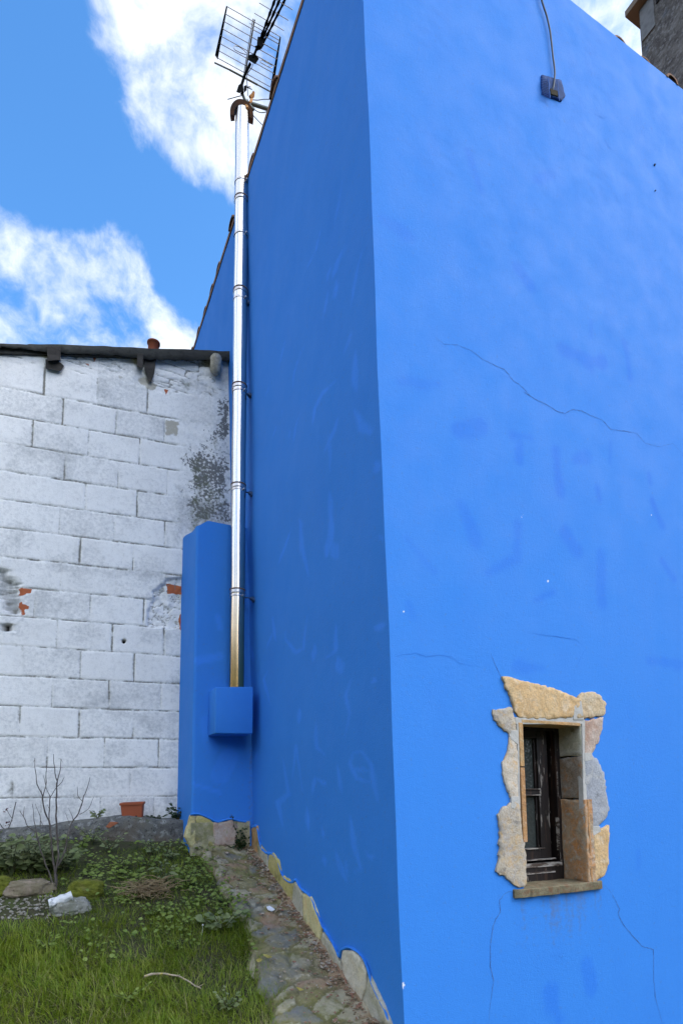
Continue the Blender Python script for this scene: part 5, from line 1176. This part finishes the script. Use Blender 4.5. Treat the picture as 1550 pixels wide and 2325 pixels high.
# bare shrub
base = gp(128, 2024); base.z = gh(base.x, base.y)-.01
shrub = empty('bare_shrub', base, 'leafless grey brown shrub with thin upright forked twigs', 'shrub')
G7 = lambda x, y: (x/4.697, 1680+y/4.697)
RS = .78
br = [([(600, 1640), (597, 1500), (592, 1390)], .0105, .0085, 0), ([(592, 1400), (625, 1250), (612, 1000), (603, 850), (605, 600), (612, 440)], .0065, .0042, .02), ([(612, 440), (590, 350), (578, 230), (572, 150)], .0034, .0016, .02), ([(612, 440), (640, 350), (655, 200)], .0032, .0014, .0), ([(608, 505), (660, 450), (692, 392)], .0026, .0012, .03),
    ([(590, 1420), (560, 1200), (545, 1000), (522, 860), (472, 740), (458, 595)], .0065, .004, -.03), ([(458, 595), (400, 470), (378, 290), (372, 195)], .0034, .0016, -.04), ([(462, 600), (490, 500), (495, 400), (498, 270)], .0032, .0016, -.01), ([(490, 480), (462, 375)], .002, .001, -.01), ([(447, 580), (442, 520)], .002, .001, -.03),
    ([(530, 880), (528, 740), (540, 610)], .0036, .003, .01), ([(540, 610), (575, 550), (612, 505)], .0024, .0018, .01), ([(540, 612), (505, 540), (490, 470)], .0024, .0014, .01), ([(530, 740), (512, 690)], .0018, .001, .01),
    ([(622, 1340), (690, 1200), (722, 1040), (745, 940), (790, 850), (842, 780), (880, 660), (900, 590)], .0055, .0034, .05), ([(900, 590), (940, 500), (960, 395)], .003, .0013, .05), ([(882, 655), (832, 590), (826, 500)], .0024, .0012, .06), ([(852, 795), (940, 740), (1005, 605)], .0022, .001, .03), ([(785, 855), (738, 730)], .0022, .001, .06), ([(742, 900), (705, 780)], .0018, .0009, .06),
    ([(580, 1560), (470, 1270), (430, 1150), (390, 990), (305, 930), (255, 820), (215, 755)], .0052, .0018, -.06), ([(255, 820), (262, 710)], .0022, .001, -.06), ([(415, 1120), (370, 870), (350, 680)], .0032, .0012, -.03), ([(430, 930), (437, 850), (410, 760), (380, 680)], .0024, .001, -.01), ([(437, 860), (475, 930)], .002, .001, 0), ([(690, 1210), (770, 1120)], .002, .001, .03), ([(655, 210), (672, 240)], .0014, .0008, 0), ([(655, 205), (630, 200)], .0012, .0008, 0), ([(375, 215), (355, 240)], .0012, .0008, -.04)]
for pts, r0, r1, dy in br:
    b = MB(); q = resample(pts, 40); n = len(q)
    # each branch bends out of the plane a little, from its own root
    P = [on_y(*G7(*p), base.y+dy*max(0, (1500-p[1])/1000)) for p in q]
    b.tube([p+np.array([.0015*math.sin(i*1.7+pts[0][0]), 0, 0]) for i, p in enumerate(P)], [RS*(r0+(r1-r0)*i/(n-1))*(1+.18*(i % 3 == 0)) for i in range(n)], 7)
    b.build('branch' if r0 < .01 else 'trunk', m_bark, shrub)
# red rose shoot at the left
rq = on_block(14, 1884, .12); rose = empty('rose_shoot', rq, 'thorny bare rose shoot with a few dark red leaves at the left', 'rose')
b = MB()
for pts, r_ in (([(90, 950), (130, 850), (150, 760), (175, 660)], .0032), ([(130, 835), (95, 780), (70, 725)], .0018), ([(90, 950), (40, 945), (0, 890), (-30, 860)], .003)): b.tube([on_block(*G7(*p), .11) for p in resample(pts, 20)], r_, 6)
b.build('stem', m_bark, rose)
pos = []; dr = []; sz = []
for (x, y) in [(40, 755), (60, 745), (90, 725), (105, 722), (35, 765), (110, 875), (95, 885), (80, 890), (125, 860), (70, 910), (100, 905)]: pos.append(on_block(*G7(x, y), .10)); dr.append((r.normal(0, 1), -.6, r.normal(-.2, .5))); sz.append(r.uniform(.012, .020))
c, f, s = leaves(np.array(pos), np.array(dr), np.array(sz), 1.2, r); link('foliage', raw_mesh('rose_leaf', c, f, s), m_redleaf, rose, True)

# stones lying in the bed
def rock(name, loc, dim, mat, label, cat, seed, rot=0., group=None, rough=.22, flat=1.):
    bm = bmesh.new(); bmesh.ops.create_icosphere(bm, subdivisions=5, radius=1.)
    for v in bm.verts:
        c = v.co.copy(); k = 1+rough*mnoise.noise(c*1.6+Vector((seed, 0, 0)))+rough*.4*mnoise.noise(c*4+Vector((0, seed, 0)))+.06*mnoise.noise(c*9+Vector((0, 0, seed)))+(.035 if 'moss' in name else .018)*mnoise.noise(c*24)-rough*.5*abs(mnoise.noise(c*2.2+Vector((seed, seed, 0))))
        for a in range(3): c[a] = math.copysign(abs(c[a])**(.72 if a < 2 else .8), c[a])
        v.co = Vector((c.x*dim[0]*k*.88, c.y*dim[1]*k*.9, c.z*dim[2]*k*flat)); v.co.rotate(Matrix.Rotation(rot, 3, 'Z')); v.co += Vector(tuple(loc))
    me = bpy.data.meshes.new(name); bm.to_mesh(me); bm.free(); return tag(link(name, me, mat, None, True), label, cat, group)
def lay(px_, py_, up): q = gp(px_, py_); q.z = gh(q.x, q.y)+up; return q
rock('mossy_stone', lay(-4, 2028, .025), (.085, .06, .055), m_moss, 'moss covered stone cut by the left picture edge', 'stone', 3, .2, 'stones edging the bed')
rock('garden_stone', lay(64, 2030, .02), (.135, .055, .048), m_rock, 'long pinkish brown stone left of the shrub', 'stone', 8, .1, 'stones edging the bed')
rock('mossy_stone', lay(196, 2034, .02), (.105, .06, .060), m_moss, 'rounded stone under bright yellow green moss, right of the shrub', 'stone', 14, -.25, 'stones edging the bed')
rock('garden_stone', lay(158, 2072, .018), (.105, .055, .050), m_greyrock, 'grey stone under the white roll', 'stone', 21, .2, 'stones edging the bed')
# crumpled white roll resting on the stone
b = MB(); c0, c1 = Vector(tuple(on_ground(112, 2056, .060))), Vector(tuple(on_ground(165, 2030, .085)))
c0.y = c1.y = lay(140, 2072, 0).y-.035; c0 = Vector(tuple(on_y(112, 2052, c0.y))); c1 = Vector(tuple(on_y(164, 2033, c1.y)))
b.tube([c0+(c1-c0)*t for t in np.linspace(0, 1, 16)], [.0215+.0018*math.sin(i*.9) for i in range(16)], 22)
for v in b.bm.verts: v.co += Vector((mnoise.noise(v.co*40), mnoise.noise(v.co*40+Vector((9, 0, 0))), mnoise.noise(v.co*40+Vector((0, 9, 0)))))*.006
tag(b.build('white_roll', m_whitepaint, None, smooth=True), 'scuffed crumpled white roll lying on a grey stone', 'roll')
# gravel patch
r = np.random.default_rng(5); b = MB(); n = 0
for k in range(190):
    px_, py_ = r.uniform(-30, 120), r.uniform(2030, 2092)
    q = gp(px_, py_); q.z = gh(q.x, q.y)+.004; s_ = r.uniform(.003, .010)
    m4 = Matrix.Translation(q) @ Matrix.Rotation(r.uniform(0, 6), 4, 'Z') @ Matrix.Diagonal((s_*r.uniform(.8, 1.5), s_, s_*r.uniform(.5, .9), 1)); bmesh.ops.create_icosphere(b.bm, subdivisions=1, radius=1., matrix=m4)
for v in b.bm.verts: v.co += Vector((1, 1, 1))*.002*mnoise.noise(v.co*150)
tag(b.build('gravel', m_pebble, None), 'pale gravel in the bare patch at the left', 'gravel', kind='stuff')
# loose chips and scraps along the foot of the wall
r = np.random.default_rng(15); b = MB()
for k in range(1050):
    y = r.uniform(.1, 1.84); x = lean(.9)-.025-abs(r.normal(0, .045)) if r.random() < .75 else r.uniform(-.30, -.05); s_ = r.uniform(.0025, .0085)*(1.5 if r.random() < .08 else 1)
    z = GZ0+GSL*y+.050
    m4 = Matrix.Translation((x, y, z)) @ Matrix.Rotation(r.uniform(0, 6), 4, 'Z') @ Matrix.Rotation(r.uniform(-.5, .5), 4, 'X') @ Matrix.Diagonal((s_*r.uniform(.8, 2.2), s_*.8, s_*r.uniform(.3, .6), 1)); bmesh.ops.create_icosphere(b.bm, subdivisions=1, radius=1., matrix=m4)
tag(b.build('debris', M('leaf_litter_chips', (.25, .17, .11), .9, layers=[('v', 60., [(.20, .12, .07), (.30, .24, .17), (.13, .10, .06), (.36, .31, .25), (.24, .12, .08)], .9)]), None), 'crumbled mortar chips and litter along the foot of the side wall', 'debris', kind='stuff')
def path_pt(px_, py_, up=.048): return Vector(tuple(on_ground(px_, py_, up)))
def scrap(name, pts, mat, label, cat, th=.002, lift=.0, group=None):
    b = MB(); P = [path_pt(*p, .052+lift*(i % 2)) for i, p in enumerate(pts)]; b.hexa(P, [p+Vector((0, -.001, th)) for p in P]); return tag(b.build(name, mat, None), label, cat, group)
scrap('white_scrap', [(605, 2060), (612, 2058), (616, 2062), (624, 2066), (617, 2070), (608, 2066)], m_paper, 'torn white scrap lying on the path near the wall', 'scrap', .004, .006)
scrap('fallen_leaf', [(581, 2180), (588, 2176), (595, 2178), (593, 2183), (586, 2185)], m_yellow, 'small bright yellow fallen leaf on the path', 'leaf', .0015, .004, 'fallen leaves on the path')
scrap('fallen_leaf', [(596, 2166), (606, 2168), (618, 2173), (610, 2176), (600, 2171)], m_yellow, 'pale long fallen leaf above the bright yellow one', 'leaf', .0015, .004, 'fallen leaves on the path')
scrap('fallen_leaf', [(672, 2241), (682, 2244), (690, 2248), (680, 2250)], m_yellow, 'greenish fallen leaf lower down the path', 'leaf', .0015, .004, 'fallen leaves on the path')
b = MB(); b.tube([path_pt(624, 2072), path_pt(632, 2062, .045), path_pt(640, 2049, .05)], .0035, 6); tag(b.build('broken_twig', m_twig, None), 'short broken twig leaning by the white scrap', 'twig')
# dead stick on the lawn
b = MB(); q = resample([(329, 2217), (343, 2212), (356, 2211), (375, 2211), (390, 2214), (405, 2216), (419, 2223), (432, 2230), (444, 2239), (457, 2244)], 6); n = len(q)
b.tube([Vector(tuple(on_ground(*p, .060+.008*math.sin(i*.9)))) for i, p in enumerate(q)], [.0052-.003*i/n for i in range(n)], 8); b.tube([Vector(tuple(on_ground(444, 2239, .062))), Vector(tuple(on_ground(452, 2240, .075))), Vector(tuple(on_ground(463, 2234, .08)))], [.002, .0016, .001], 6); b.tube([Vector(tuple(on_ground(405, 2216, .062))), Vector(tuple(on_ground(409, 2212, .075)))], [.002, .001], 6)
tag(b.build('dead_branch', m_twig, None), 'curved lichen spotted dead branch lying on the grass', 'branch')
# withered tuft
q0 = lay(338, 2036, 0.); r = np.random.default_rng(44); parts_ = []
n = 520; x = q0.x+r.normal(0, .055, n); y = q0.y+r.normal(0, .035, n); a = r.uniform(0, 6.28, n)
b = MB()
for i in range(240):
    L = r.uniform(.04, .12); s_ = Vector((x[i], y[i], gh(x[i], y[i])+r.uniform(.01, .055))); d_ = Vector((math.cos(a[i]), math.sin(a[i]), r.uniform(-.1, .55)))
    b.tube([s_, s_+d_*L*.5+Vector((0, 0, .008)), s_+d_*L+Vector((0, 0, -.006))], [.0022, .0019, .0008], 4)
tag(b.build('dry_grass_clump', m_dry, None), 'withered brown grass clump in the middle of the lawn', 'grass')
# tiny daisies
b = MB()
q = gp(*K4(1098, 1062)); q.z = gh(q.x, q.y)+.05
bmesh.ops.create_icosphere(b.bm, subdivisions=2, radius=.0045, matrix=Matrix.Translation(q)); b.tube([q, q-Vector((.003, 0, .05))], .0007, 5); tag(b.build('daisy', m_paper, None), 'tiny white daisy bud by the large leaved weed', 'flower')
